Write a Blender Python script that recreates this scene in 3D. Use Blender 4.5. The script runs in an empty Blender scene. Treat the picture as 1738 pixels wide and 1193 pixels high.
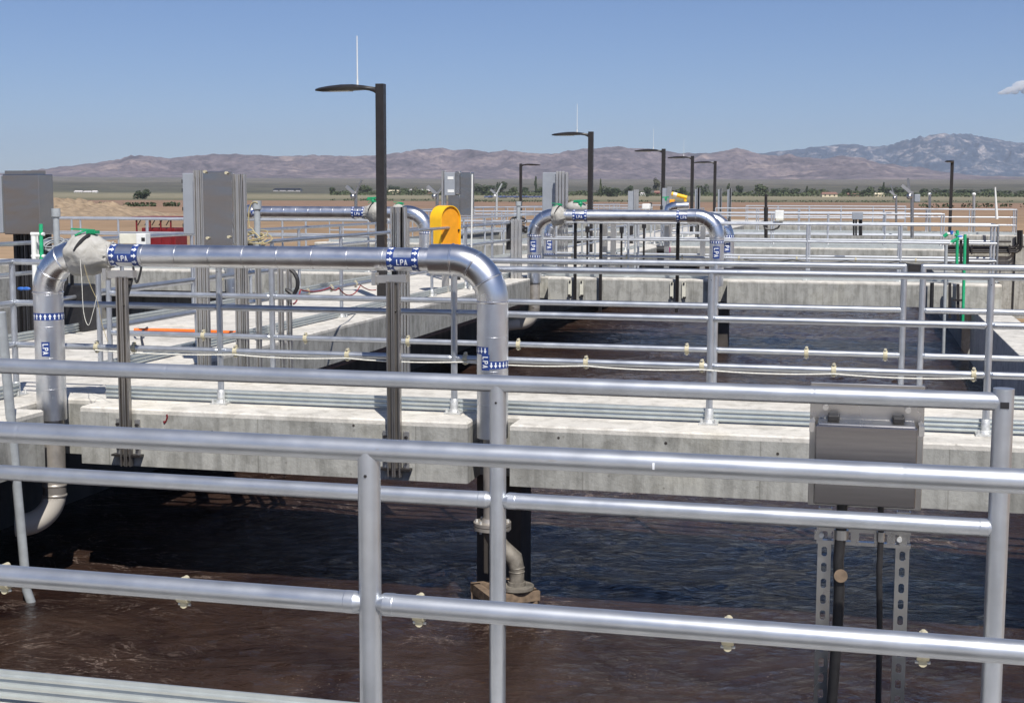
import bpy, math, random
from mathutils import Vector, Matrix, noise
S = bpy.context.scene
COL = S.collection
R = math.radians
random.seed(7)

# ------------------------------------------------------------ camera, sky, sun, exposure
PW, PH, PF = 1738.0, 1193.0, 2370.0
YAW, PITCH, ROLL, EYE = R(13.8), R(6.36), R(.16), 1.6
FW = Vector((-math.sin(YAW)*math.cos(PITCH), math.cos(YAW)*math.cos(PITCH), -math.sin(PITCH)))
r0 = Vector((math.cos(YAW), math.sin(YAW), 0)); u0 = r0.cross(FW)
RT = r0*math.cos(ROLL) + u0*math.sin(ROLL); UP = -r0*math.sin(ROLL) + u0*math.cos(ROLL)
CAM = Vector((0, 0, EYE))
cd = bpy.data.cameras.new("camera"); cam = bpy.data.objects.new("camera", cd); COL.objects.link(cam)
cd.sensor_width = 36; cd.lens = PF/PW*36; cd.clip_start = .05; cd.clip_end = 90000
m = Matrix.Identity(4)
for i in range(3): m[i][0] = RT[i]; m[i][1] = UP[i]; m[i][2] = -FW[i]; m[i][3] = CAM[i]
cam.matrix_world = m
S.camera = cam
S.render.engine = 'CYCLES'
S.view_settings.view_transform = 'Standard'; S.view_settings.look = 'None'
S.view_settings.gamma = 1; S.view_settings.exposure = 0.20
S.cycles.volume_bounces = 2
SUNV = Vector((.37, -.67, 1)).normalized()           # towards the sun
W = bpy.data.worlds.new("World"); S.world = W; W.use_nodes = True
wn = W.node_tree; wn.nodes.clear()
sky = wn.nodes.new('ShaderNodeTexSky'); sky.sky_type = 'NISHITA'; sky.sun_disc = False
sky.sun_elevation = math.asin(SUNV.z); sky.sun_rotation = math.atan2(SUNV.x, SUNV.y)
sky.altitude = 1300; sky.air_density = 1.0; sky.dust_density = .5; sky.ozone_density = 4.5
bg = wn.nodes.new('ShaderNodeBackground'); bg.inputs['Strength'].default_value = .066
wo = wn.nodes.new('ShaderNodeOutputWorld')
gm = wn.nodes.new('ShaderNodeMix'); gm.data_type = 'RGBA'; gm.blend_type = 'MULTIPLY'; gm.inputs[0].default_value = 1; gm.inputs[7].default_value = (.87, .94, 1.15, 1)
wn.links.new(sky.outputs[0], gm.inputs[6]); wn.links.new(gm.outputs[2], bg.inputs[0]); wn.links.new(bg.outputs[0], wo.inputs[0])
sl = bpy.data.lights.new("sun", 'SUN'); sl.energy = 5.0; sl.angle = R(.5); sl.color = (1, .965, .91)
so = bpy.data.objects.new("sun", sl); COL.objects.link(so)
so.rotation_euler = (-SUNV).to_track_quat('-Z', 'Y').to_euler(); so.location = (5, -8, 20)

def ray(x, y): return FW + RT*((x-PW/2)/PF) - UP*((y-PH/2)/PF)
def atY(x, y, Y):
    d = ray(x, y); return CAM + d*(Y/d.y)
def atZ(x, y, z):
    d = ray(x, y); return CAM + d*((z-EYE)/d.z)
def xat(x, Y, y=400): return atY(x, y, Y).x
def zat(x, y, Y): return atY(x, y, Y).z

# ------------------------------------------------------------ materials
def newmat(name):
    mt = bpy.data.materials.new(name); mt.use_nodes = True
    return mt, mt.node_tree, mt.node_tree.nodes['Principled BSDF']
def N(nt, t, **k):
    n = nt.nodes.new(t)
    for a, b in k.items():
        if a in ('ins',):
            for i, v in b.items(): n.inputs[i].default_value = v
        else: setattr(n, a, b)
    return n
def L(nt, a, b): nt.links.new(a, b)
def coords(nt, scale=(1, 1, 1), kind='geo'):
    if kind == 'geo': g = N(nt, 'ShaderNodeNewGeometry').outputs['Position']
    else: g = N(nt, 'ShaderNodeTexCoord').outputs['Object']
    mp = N(nt, 'ShaderNodeMapping'); mp.inputs['Scale'].default_value = scale
    L(nt, g, mp.inputs[0]); return mp.outputs[0]
def noise_n(nt, vec, scale, detail=4, rough=.55, dist=0):
    n = N(nt, 'ShaderNodeTexNoise'); n.inputs['Scale'].default_value = scale; n.inputs['Detail'].default_value = detail
    n.inputs['Roughness'].default_value = rough; n.inputs['Distortion'].default_value = dist
    L(nt, vec, n.inputs['Vector']); return n.outputs['Fac']
def ramp(nt, fac, stops, interp='LINEAR'):
    r_ = N(nt, 'ShaderNodeValToRGB'); cr = r_.color_ramp; cr.interpolation = interp
    while len(cr.elements) < len(stops): cr.elements.new(.5)
    for e, (p, c) in zip(cr.elements, stops):
        e.position = p; e.color = (c, c, c, 1) if isinstance(c, (int, float)) else (*c, 1)
    L(nt, fac, r_.inputs[0]); return r_.outputs[0]
def mixc(nt, fac, a, b, mode='MIX'):
    mx = N(nt, 'ShaderNodeMix'); mx.data_type = 'RGBA'; mx.blend_type = mode
    for i, v in ((0, fac), (6, a), (7, b)):
        if isinstance(v, (int, float)): mx.inputs[i].default_value = v
        elif isinstance(v, tuple): mx.inputs[i].default_value = (*v, 1)
        else: L(nt, v, mx.inputs[i])
    return mx.outputs[2]
def mathn(nt, op, a, b=None, c=None):
    mn = N(nt, 'ShaderNodeMath'); mn.operation = op
    for i, v in enumerate((a, b, c)):
        if v is None: continue
        if isinstance(v, (int, float)): mn.inputs[i].default_value = v
        else: L(nt, v, mn.inputs[i])
    return mn.outputs[0]
def bump(nt, p, h, dist=.01, strength=1):
    b = N(nt, 'ShaderNodeBump'); b.inputs['Distance'].default_value = dist; b.inputs['Strength'].default_value = strength
    L(nt, h, b.inputs['Height']); L(nt, b.outputs[0], p.inputs['Normal'])
def simple(name, col, rough=.5, metal=0, var=.15, scale=20, bmp=0, stretch=(1, 1, 1), rvar=.08):
    mt, nt, p = newmat(name); v = coords(nt, stretch)
    f = noise_n(nt, v, scale)
    c = ramp(nt, f, [(.3, tuple(x*(1-var) for x in col)), (.7, tuple(min(1, x*(1+var)) for x in col))])
    L(nt, c, p.inputs['Base Color'])
    p.inputs['Metallic'].default_value = metal
    f2 = noise_n(nt, v, scale*.6, 3)
    L(nt, ramp(nt, f2, [(.3, max(.02, rough-rvar)), (.7, rough+rvar)]), p.inputs['Roughness'])
    if bmp: bump(nt, p, f, bmp)
    return mt
def concrete(name, base, streak=.5):
    mt, nt, p = newmat(name)
    v = coords(nt); vs = coords(nt, (1, 1, .12))
    a = noise_n(nt, v, 1.3, 6, .6); b = noise_n(nt, vs, 9, 5, .65); c = noise_n(nt, v, 45, 4, .7); d = noise_n(nt, v, 6, 5, .6, .6)
    k = lambda t: tuple(x*t for x in base)
    col = ramp(nt, a, [(.3, k(.8)), (.55, base), (.75, (min(1, base[0]*1.1), base[1]*1.08, base[2]*1.02))])
    col = mixc(nt, streak, col, ramp(nt, b, [(.36, (.42, .42, .41)), (.55, (1, 1, 1))]), 'MULTIPLY')
    col = mixc(nt, .35, col, ramp(nt, d, [(.38, (.40, .39, .36)), (.52, (1, 1, 1))]), 'MULTIPLY')
    col = mixc(nt, .5, col, ramp(nt, c, [(.3, (.75, .75, .75)), (.6, (1, 1, 1))]), 'MULTIPLY')
    vo = N(nt, 'ShaderNodeTexVoronoi'); vo.inputs['Scale'].default_value = 7; L(nt, v, vo.inputs['Vector'])
    pit = ramp(nt, vo.outputs['Distance'], [(.04, (.35, .34, .32)), (.09, (1, 1, 1))])
    if streak > .5:
        sp3 = N(nt, 'ShaderNodeSeparateXYZ'); L(nt, v, sp3.inputs[0]); mm = mathn(nt, 'MODULO', mathn(nt, 'ADD', sp3.outputs[0], 60.37), 1.22)
        seam = ramp(nt, mm, [(0, (.45, .44, .42)), (.006, (.55, .54, .52)), (.012, (1, 1, 1))]); col = mixc(nt, .6, col, seam, 'MULTIPLY')
    col = mixc(nt, .5, col, pit, 'MULTIPLY')
    L(nt, col, p.inputs['Base Color']); p.inputs['Roughness'].default_value = .85
    bump(nt, p, c, .004, .7)
    return mt
M = {}
M['al'] = simple('anodised_aluminium', (.50, .52, .55), .41, .82, .10, 11, 0, (1, 1, 1), .07)
M['al_far'] = simple('weathered_aluminium', (.52, .54, .57), .42, .6, .05, 10)
M['kick'] = simple('toe_board_aluminium', (.50, .53, .52), .42, .6, .08, 12)
M['steel'] = simple('brushed_stainless', (.42, .41, .40), .30, .95, .10, 5, 0, (2, 2, 2), .07)
M['steel_panel'] = simple('stainless_panel', (.41, .40, .39), .25, 1, .03, 1.5, 0, (1, 1, 1), .03)
for k_, dist_, r_lo, r_hi in (('steel_panel', .010, .10, .17),):
    nt_ = M[k_].node_tree; p_ = nt_.nodes['Principled BSDF']
    for l_ in list(p_.inputs['Roughness'].links): nt_.links.remove(l_)
    p_.inputs['Roughness'].default_value = .24
    bump(nt_, p_, noise_n(nt_, coords(nt_, (1.0, 1.0, 2.2)), 1.6, 2, .4), dist_, .8)
M['darkstrut'] = simple('weathered_strut', (.36, .335, .31), .34, .85, .12, 5)
M['door'] = simple('stainless_door', (.24, .23, .235), .22, 1, .08, 9, 0, (.5, .5, 14), .05)
M['strut'] = simple('galvanised_strut', (.56, .54, .51), .38, .85, .08, 5, 0, (1, 1, 1))
M['steelpipe'] = simple('stained_steel_pipe', (.46, .42, .37), .42, .6, .2, 12, .001)
M['galv'] = simple('cast_fitting', (.62, .62, .6), .5, .6, .2, 40, .001)
M['dark'] = simple('dark_bronze_paint', (.022, .019, .018), .42, 0, .2, 15)
M['black'] = simple('black_rubber', (.018, .017, .018), .5, 0, .3, 30)
M['grey'] = simple('grey_enclosure_paint', (.30, .32, .35), .42, .1, .06, 6)
M['white'] = simple('white_paint', (.72, .72, .69), .5, 0, .06, 12)
M['beige'] = simple('beige_plastic', (.62, .60, .50), .5, 0, .08, 12)
M['clamp'] = simple('yellowed_plastic', (.50, .45, .31), .5, 0, .15, 30)
M['navy'] = simple('navy_marker', (.022, .05, .20), .4, 0, .1, 30)
M['mark'] = simple('white_marker', (.78, .80, .82), .45, 0, .04, 30)
M['green'] = simple('green_paint', (.015, .30, .13), .4, 0, .25, 25)
M['greenpipe'] = simple('green_pvc', (.02, .36, .16), .4, 0, .2, 18)
M['blue'] = simple('blue_plastic', (.03, .12, .42), .4, 0, .2, 20)
M['yellow'] = simple('yellow_fibreglass', (.90, .50, .015), .45, 0, .08, 6)
M['amber'] = simple('amber_fibreglass', (.80, .33, .015), .5, 0, .1, 8)
M['orange'] = simple('orange_hose', (.85, .16, .02), .5, 0, .1, 20)
M['red'] = simple('red_steel_paint', (.17, .010, .014), .5, 0, .2, 4)
M['magenta'] = simple('magenta_plastic', (.55, .03, .22), .5, 0, .15, 20)
M['pvc'] = simple('grey_pvc', (.33, .35, .36), .5, 0, .12, 18)
M['rope'] = simple('rope_fibre', (.72, .70, .62), .8, 0, .2, 60, .002)
M['hose'] = simple('tan_cable', (.40, .33, .17), .6, 0, .15, 40)
M['redcable'] = simple('red_cable', (.35, .04, .03), .5, 0, .15, 40)
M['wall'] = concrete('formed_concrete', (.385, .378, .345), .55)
M['deck'] = concrete('deck_concrete', (.67, .635, .57), .18)  # paler than the walls: sun on the tops is put into the colour
M['dconc'] = simple('shaded_dark_concrete', (.050, .042, .036), .6, 0, .5, 5, .004, (1, 1, .3))  # dark tone stands for shade under decks, in voids and holes
M['sludge'] = simple('sludge_stain', (.055, .028, .024), .6, 0, .3, 8, .002, (1, 1, .5))
M['rust'] = simple('rusty_ledge_steel', (.19, .135, .09), .7, .1, .4, 22, .002)
M['grime'] = simple('grimy_cast_steel', (.19, .17, .14), .6, .2, .45, 14, .002)
M['roofred'] = simple('roof_tiles', (.22, .12, .09), .8, 0, .2, 1)
M['roofwhite'] = simple('metal_roof', (.62, .58, .56), .6, 0, .1, 1)
M['stucco'] = simple('stucco', (.62, .54, .38), .8, 0, .1, 1)
M['glassdark'] = simple('window_glass', (.03, .035, .04), .15, 0, .2, 2)
M['carblue'] = simple('car_blue', (.10, .13, .25), .3, .2, .1, 2)

# jacket: embossed aluminium
mt, nt, p = newmat('insulation_jacket'); v = coords(nt)
f = noise_n(nt, v, 160, 3, .6); g = noise_n(nt, v, 5, 4, .6)
L(nt, ramp(nt, g, [(.3, (.70, .70, .71)), (.7, (.82, .82, .83))]), p.inputs['Base Color'])
p.inputs['Metallic'].default_value = 1; L(nt, ramp(nt, g, [(.3, .31), (.7, .40)]), p.inputs['Roughness'])
bump(nt, p, f, .0012, .7); M['jacket'] = mt
# smooth jacket for the elbows
M['elbow'] = simple('smooth_jacket', (.74, .74, .75), .29, 1, .05, 4)
# fabric
mt, nt, p = newmat('canvas_cover'); v = coords(nt)
f = noise_n(nt, v, 9, 4, .6, 1.0); g = noise_n(nt, v, 220, 2)
L(nt, ramp(nt, f, [(.3, (.33, .315, .28)), (.7, (.47, .455, .42))]), p.inputs['Base Color'])
p.inputs['Roughness'].default_value = .9; bump(nt, p, f, .012, .9); M['fabric'] = mt
# painted white elbow with bare steel top
mt, nt, p = newmat('scaled_elbow'); v = coords(nt)
f = noise_n(nt, v, 26, 5, .7)
sx = N(nt, 'ShaderNodeSeparateXYZ'); L(nt, N(nt, 'ShaderNodeNewGeometry').outputs['Position'], sx.inputs[0])
h = mathn(nt, 'ADD', sx.outputs[2], mathn(nt, 'MULTIPLY', f, .12))
k = ramp(nt, mathn(nt, 'ADD', h, 1.25), [(.57, 0), (.60, 1)])
L(nt, mixc(nt, k, (.50, .46, .40), (.16, .145, .13)), p.inputs['Base Color']); p.inputs['Roughness'].default_value = .55
M['scaled'] = mt
# water
mt, nt, p = newmat('mixed_liquor'); v = coords(nt)
a = noise_n(nt, v, .8, 3, .5, 1.6); b = noise_n(nt, coords(nt, (1, 1.7, 1)), 3.6, 6, .62, 1.8); c = noise_n(nt, coords(nt, (1, 1.6, 1)), 17, 4, .6, .8)
fo = noise_n(nt, coords(nt, (1, 2.2, 1)), 2.1, 9, .75, 2.5)
hgt = mathn(nt, 'ADD', mathn(nt, 'MULTIPLY', a, 2.4), mathn(nt, 'ADD', mathn(nt, 'MULTIPLY', b, 1.5), mathn(nt, 'MULTIPLY', c, .30)))
col = ramp(nt, a, [(.3, (.015, .0075, .0065)), (.7, (.044, .026, .0185))])
fl = noise_n(nt, coords(nt, (1, 1.9, 1)), .85, 6, .62, 3.2)
fil = ramp(nt, fl, [(.488, 0), (.5, .9), (.512, 0)]); ptc = ramp(nt, noise_n(nt, v, .55, 3, .5), [(.50, 0), (.60, 1)])
foam = mathn(nt, 'MAXIMUM', mathn(nt, 'MULTIPLY', fil, mathn(nt, 'MULTIPLY', ptc, ramp(nt, fo, [(.4, 0), (.55, 1)]))), mathn(nt, 'MULTIPLY', ramp(nt, fo, [(.60, 0), (.66, .35)]), ptc))
sp = noise_n(nt, v, 75, 2, .5); patch = ramp(nt, noise_n(nt, v, 1.6, 4, .6), [(.5, 0), (.62, 1)])
spk = mathn(nt, 'MULTIPLY', ramp(nt, sp, [(.68, 0), (.72, .7)]), patch)
col = mixc(nt, foam, col, (.32, .25, .21)); col = mixc(nt, spk, col, (.42, .34, .25))
L(nt, col, p.inputs['Base Color']); p.inputs['Roughness'].default_value = .07; p.inputs['IOR'].default_value = 1.33
bump(nt, p, hgt, .030, .9); M['water'] = mt

# ------------------------------------------------------------ mesh builder
class MB:
    def __init__(s): s.v = []; s.f = []
    def add(s, vs, fs):
        o = len(s.v); s.v += [tuple(x) for x in vs]; s.f += [tuple(o+i for i in f) for f in fs]; return s
    def box(s, a, b):
        x0, y0, z0 = (min(a[i], b[i]) for i in range(3)); x1, y1, z1 = (max(a[i], b[i]) for i in range(3))
        return s.add([(x0, y0, z0), (x1, y0, z0), (x1, y1, z0), (x0, y1, z0), (x0, y0, z1), (x1, y0, z1), (x1, y1, z1), (x0, y1, z1)],
                     [(0, 3, 2, 1), (4, 5, 6, 7), (0, 1, 5, 4), (1, 2, 6, 5), (2, 3, 7, 6), (3, 0, 4, 7)])
    def bar(s, p0, p1, w, h, up=(0, 0, 1)):
        p0 = Vector(p0); p1 = Vector(p1); d = (p1-p0).normalized(); upv = Vector(up)
        if abs(d.dot(upv)) > .98: upv = Vector((0, 1, 0))
        a = d.cross(upv).normalized()*w/2; b = a.cross(d).normalized()*h/2
        vs = [q+i*a+j*b for q in (p0, p1) for i, j in ((-1, -1), (1, -1), (1, 1), (-1, 1))]
        return s.add(vs, [(0, 1, 2, 3), (7, 6, 5, 4), (0, 4, 5, 1), (1, 5, 6, 2), (2, 6, 7, 3), (3, 7, 4, 0)])
    def sweep(s, pts, rads, n=16, caps=True, ref=None):
        pts = [Vector(q) for q in pts]
        if not isinstance(rads, (list, tuple)): rads = [rads]*len(pts)
        o = len(s.v); ring = None; last = None
        for i, q in enumerate(pts):
            t = (pts[min(i+1, len(pts)-1)]-pts[max(i-1, 0)])
            if t.length < 1e-9: t = last[2] if last else Vector((0, 0, 1))
            t.normalize()
            if last is None:
                rf = Vector(ref) if ref else (Vector((0, 0, 1)) if abs(t.z) < .9 else Vector((1, 0, 0)))
                a = t.cross(rf).normalized()
            else:
                a = last[0]-t*last[0].dot(t); a.normalize()
            b = t.cross(a)
            last = (a, b, t)
            for j in range(n):
                an = 2*math.pi*j/n; s.v.append(tuple(q+(a*math.cos(an)+b*math.sin(an))*rads[i]))
        for i in range(len(pts)-1):
            for j in range(n):
                k = (j+1) % n; s.f.append((o+i*n+j, o+i*n+k, o+(i+1)*n+k, o+(i+1)*n+j))
        if caps:
            s.f.append(tuple(o+j for j in reversed(range(n)))); e = o+(len(pts)-1)*n; s.f.append(tuple(e+j for j in range(n)))
        return s
    def tube(s, p0, p1, r, n=16, r1=None): return s.sweep([p0, p1], [r, r if r1 is None else r1], n)
    def prism(s, outline, a, b, axis):
        # outline: 2D list in the two other axes, extruded along axis from a to b
        n = len(outline)
        def P(u, v, w):
            return {'x': (w, u, v), 'y': (u, w, v), 'z': (u, v, w)}[axis]
        vs = [P(u, v, a) for u, v in outline]+[P(u, v, b) for u, v in outline]
        return s.add(vs, [tuple(range(n)), tuple(range(2*n-1, n-1, -1))]+[(i, n+i, n+(i+1) % n, (i+1) % n) for i in range(n)])
    def ball(s, c, r, n=10, sq=(1, 1, 1)):
        pts = []; o = len(s.v); c = Vector(c); m_ = n//2+1
        for i in range(m_+1):
            ph = math.pi*i/m_
            for j in range(n):
                th = 2*math.pi*j/n
                s.v.append((c.x+r*sq[0]*math.sin(ph)*math.cos(th), c.y+r*sq[1]*math.sin(ph)*math.sin(th), c.z+r*sq[2]*math.cos(ph)))
        for i in range(m_):
            for j in range(n):
                k = (j+1) % n; s.f.append((o+i*n+j, o+(i+1)*n+j, o+(i+1)*n+k, o+i*n+k))
        return s
    def build(s, name, mat, parent=None, smooth=True, bevel=0, sharp=38):
        me = bpy.data.meshes.new(name)
        org = Vector((0, 0, 0))
        if parent is None and s.v:
            xs = [q[0] for q in s.v]; ys = [q[1] for q in s.v]; zs = [q[2] for q in s.v]
            org = Vector(((min(xs)+max(xs))/2, (min(ys)+max(ys))/2, min(zs)))
        elif parent is not None: org = world_of(parent)
        me.from_pydata([(q[0]-org.x, q[1]-org.y, q[2]-org.z) for q in s.v], [], s.f); me.validate(); me.update()
        me.materials.append(M[mat] if isinstance(mat, str) else mat)
        o = bpy.data.objects.new(name, me); COL.objects.link(o)
        if parent is not None: o.parent = parent
        else: o.location = org
        if smooth:
            me.polygons.foreach_set('use_smooth', [True]*len(me.polygons))
            me.set_sharp_from_angle(angle=R(sharp))
        if bevel:
            b = o.modifiers.new('bevel', 'BEVEL'); b.width = bevel; b.segments = 2; b.limit_method = 'ANGLE'
        return o
def world_of(o):
    v = Vector((0, 0, 0))
    while o is not None: v += o.location; o = o.parent
    return v
def tag(o, label, cat, group=None, kind=None):
    if label: o['label'] = label
    if cat: o['category'] = cat
    if group: o['group'] = group
    if kind: o['kind'] = kind
    return o
def empty(name, loc, label, cat, group=None):
    o = bpy.data.objects.new(name, None); o.empty_display_size = .1; COL.objects.link(o); o.location = loc
    return tag(o, label, cat, group)
def arc(c, a0, a1, r, n, ux, uz):
    c = Vector(c); ux = Vector(ux); uz = Vector(uz)
    return [c+ux*(r*math.cos(a0+(a1-a0)*i/n))+uz*(r*math.sin(a0+(a1-a0)*i/n)) for i in range(n+1)]

# ------------------------------------------------------------ setting: ground, mountains, water
WZ = -1.4; GZ = -3.5
def plain_z(d):
    return GZ + (0 if d < 1500 else (d-1500)**1.0*.0155*min(1, (d-1500)/2500))
def ground():
    mb = MB(); rs = [0, 20, 60, 120, 250, 500, 900, 1300, 1500, 1650, 1800, 1950, 2100, 2250, 2400, 2550, 2700, 2900, 3200, 3600, 4000, 4500, 5000, 6000, 7000, 8500, 10000, 13000, 17000, 22000]
    n = 96; o = 0
    mb.v.append((0, 0, GZ))
    for r_ in rs[1:]:
        for j in range(n):
            a = 2*math.pi*j/n; mb.v.append((r_*math.cos(a), r_*math.sin(a), plain_z(r_)))
    for j in range(n): mb.f.append((0, 1+j, 1+(j+1) % n))
    for i in range(len(rs)-2):
        for j in range(n):
            k = (j+1) % n; b = 1+i*n; mb.f.append((b+j, b+n+j, b+n+k, b+k))
    mt, nt, p = newmat('field_soil')
    pos = N(nt, 'ShaderNodeNewGeometry').outputs['Position']; sx = N(nt, 'ShaderNodeSeparateXYZ'); L(nt, pos, sx.inputs[0])
    # distance across the farmland, the fields lie in strips
    d = mathn(nt, 'ADD', mathn(nt, 'MULTIPLY', sx.outputs[0], -math.sin(YAW)), mathn(nt, 'MULTIPLY', sx.outputs[1], math.cos(YAW)))
    big = noise_n(nt, coords(nt, (.004, .0015, 1)), 1, 5, .6)
    dd = mathn(nt, 'MULTIPLY', d, mathn(nt, 'ADD', .82, mathn(nt, 'MULTIPLY', big, .36)))
    q = mathn(nt, 'DIVIDE', 12087.0/100, mathn(nt, 'MAXIMUM', dd, 60))       # 100*strip index
    br = (.27, .165, .105); dirt = (.33, .215, .125); gr = (.125, .120, .062); gr2 = (.22, .19, .115); ol = (.085, .095, .06); tn = (.27, .235, .15)
    base = ramp(nt, q, [(0, ol), (.015, (.075, .08, .05)), (.030, ol), (.044, gr), (.052, tn), (.066, gr2), (.080, gr), (.094, gr), (.100, br), (.20, br), (.215, (.30, .19, .115)), (.50, dirt), (.8, (.36, .24, .14))])
    fine = noise_n(nt, coords(nt, (.02, .02, 1)), 1.5, 8, .75); base = mixc(nt, .75, base, ramp(nt, fine, [(.32, (.55, .56, .5)), (.62, (1.1, 1.1, 1.1))]), 'MULTIPLY')
    scrub = noise_n(nt, coords(nt, (.004, .0035, 1)), 1.6, 10, .82)
    rr = ramp(nt, mathn(nt, 'DIVIDE', d, 10000), [(.245, 0), (.275, 1)])
    sc = ramp(nt, scrub, [(.40, (.044, .044, .037)), (.50, (.125, .112, .09)), (.60, (.30, .26, .205))])
    sc = mixc(nt, 1, sc, ramp(nt, mathn(nt, 'DIVIDE', d, 10000), [(.27, (.55, .6, .5)), (.36, (.6, .62, .55)), (.42, (1, 1, 1))]), 'MULTIPLY')
    base = mixc(nt, rr, base, sc)
    tuft = noise_n(nt, coords(nt, (1, 1, 1)), .35, 8, .75); base = mixc(nt, .45, base, ramp(nt, tuft, [(.4, (.6, .6, .5)), (.6, (1, 1, 1))]), 'MULTIPLY')
    L(nt, base, p.inputs['Base Color']); p.inputs['Roughness'].default_value = .95
    tag(mb.build('ground', mt, None), None, None, kind='structure')
ground()
FRONT = [(-400, 300), (-200, 302), (0, 300), (65, 293), (110, 287), (150, 282), (190, 277), (225, 268), (250, 269), (290, 273), (330, 268), (380, 266), (420, 266), (470, 270), (520, 267), (560, 268), (600, 269), (640, 267), (665, 262), (700, 259), (735, 254), (770, 258), (800, 256), (830, 261), (860, 258), (900, 262), (935, 264), (970, 257), (1015, 252), (1060, 251), (1100, 254), (1150, 261), (1200, 262), (1225, 258), (1250, 254), (1270, 258), (1290, 264), (1320, 266), (1340, 263), (1360, 268), (1400, 270), (1425, 264), (1460, 268), (1490, 278), (1520, 281), (1560, 284), (1600, 292), (1640, 297), (1738, 302), (1900, 303), (2200, 305)]
BACK = [(1000, 290), (1150, 272), (1240, 266), (1290, 262), (1330, 257), (1400, 249), (1430, 246), (1490, 250), (1530, 240), (1560, 232), (1600, 227), (1640, 228), (1680, 236), (1720, 243), (1738, 243), (1820, 240), (1900, 252), (2000, 262), (2200, 285)]
def lerp(tab, x):
    if x <= tab[0][0]: return tab[0][1]
    for (a, b), (c, d_) in zip(tab, tab[1:]):
        if x <= c: return b+(d_-b)*(x-a)/(c-a)
    return tab[-1][1]
def range_mesh(name, tab, rr, rw, x0, x1, nx, nr, mat, relief, seed, foot):
    mb = MB()
    for i in range(nx+1):
        x = x0+(x1-x0)*i/nx; d = ray(x, 333); hd = Vector((d.x, d.y, 0)).normalized()
        el = -(lerp(tab, x)-334.0)/PF*math.cos(math.atan((x-PW/2)/PF))
        rj = rr+rw*.35*noise.noise(Vector((x*.006, seed, 0)))
        el += .0007*noise.noise(Vector((x*.05, seed, 2)))+.0006*noise.noise(Vector((x*.13, seed, 3)))
        top = EYE+el*rj
        for j in range(nr+1):
            t = j/nr; r_ = rr-rw+2.0*rw*t
            pos = hd*r_
            bz = plain_z(r_)
            u = (r_-(rr-rw))/max(1, rj-(rr-rw)) if r_ < rj else 1-(r_-rj)/(rr+rw-rj)
            u = max(0, min(1, u)); prof = u**foot
            q = Vector((pos.x*.0011, pos.y*.0011, seed))
            rid = 1-abs(noise.noise(q)*1.6); rid2 = 1-abs(noise.noise(q*2.9)*1.6); rid3 = 1-abs(noise.noise(q*7)*1.6)
            mod = (rid-.7)*.62+(rid2-.7)*.50+(rid3-.7)*.36
            z = bz+(top-bz)*(prof+relief*mod*(1-prof**5)*prof**.5)
            z = min(z, EYE+(top-EYE)*r_/rj) if r_ < rj else z
            z = max(z, bz-8)
            mb.v.append((pos.x, pos.y, z))
    for i in range(nx):
        for j in range(nr):
            a = i*(nr+1)+j; mb.f.append((a, a+nr+1, a+nr+2, a+1))
    return tag(mb.build(name, mat, None), None, None, kind='structure')
def rock(name, a, b, c, s):
    mt, nt, p = newmat(name)
    f = noise_n(nt, coords(nt, (.001, .001, .002)), s, 9, .7, .4); g = noise_n(nt, coords(nt, (.001, .001, .001)), s*6, 7, .75)
    col = ramp(nt, f, [(.35, a), (.52, b), (.66, c)]); col = mixc(nt, .7, col, ramp(nt, g, [(.38, (.35, .35, .42)), (.58, (1.2, 1.15, 1.15))]), 'MULTIPLY')
    L(nt, col, p.inputs['Base Color']); p.inputs['Roughness'].default_value = 1; return mt
range_mesh('hills', FRONT, 9300, 1900, -400, 2200, 700, 64, rock('desert_rock', (.085, .075, .085), (.155, .13, .14), (.28, .225, .205), 3.2), .75, 3.3, 1.5)
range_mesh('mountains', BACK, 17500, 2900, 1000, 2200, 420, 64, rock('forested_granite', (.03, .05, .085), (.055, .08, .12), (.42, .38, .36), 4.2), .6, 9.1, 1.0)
w = MB()
def swell(x, y):
    q = Vector((x*.8+.9*noise.noise(Vector((x*.7, y*.7, 5))), y*1.3+1.0*noise.noise(Vector((x*.6, y*.6, 9))), 0))
    h = .05*noise.noise(q*.8)
    r1 = 1-abs(noise.noise(q*2.1+Vector((3, 1, 2))))*2; r2 = 1-abs(noise.noise(q*4.6))*2; r3 = noise.noise(q*10.5)
    act = .45+.8*max(0, noise.noise(Vector((x*.35, y*.35, 1)))+.3)
    return h+act*(.011*r1+.009*r2+.006*r3)
XA, XB_, YA, YB_ = -7.2, 2.1, 4.6, 44.0
nx, ny = 150, 520
ys = [YA+(YB_-YA)*(j/ny)**1.45 for j in range(ny+1)]
for i in range(nx+1):
    x = XA+(XB_-XA)*i/nx
    for y in ys:
        ed = min(1, (x-XA)/.3, (XB_-x)/.3+.0, (YB_-y)/1.5, (y-YA)/.3); w.v.append((x, y, WZ+swell(x, y)*max(0, ed)))
for i in range(nx):
    for j in range(ny): a = i*(ny+1)+j; w.f.append((a, a+ny+1, a+ny+2, a+1))
for x0, x1, y0, y1 in ((-16, XA, -12, 97), (XA, XB_, -12, YA), (XA, XB_, YB_, 97)):
    w.add([(x0, y0, WZ), (x1, y0, WZ), (x1, y1, WZ), (x0, y1, WZ)], [(0, 1, 2, 3)])
tag(w.build('water', 'water', None, True), None, None, kind='structure')

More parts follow.
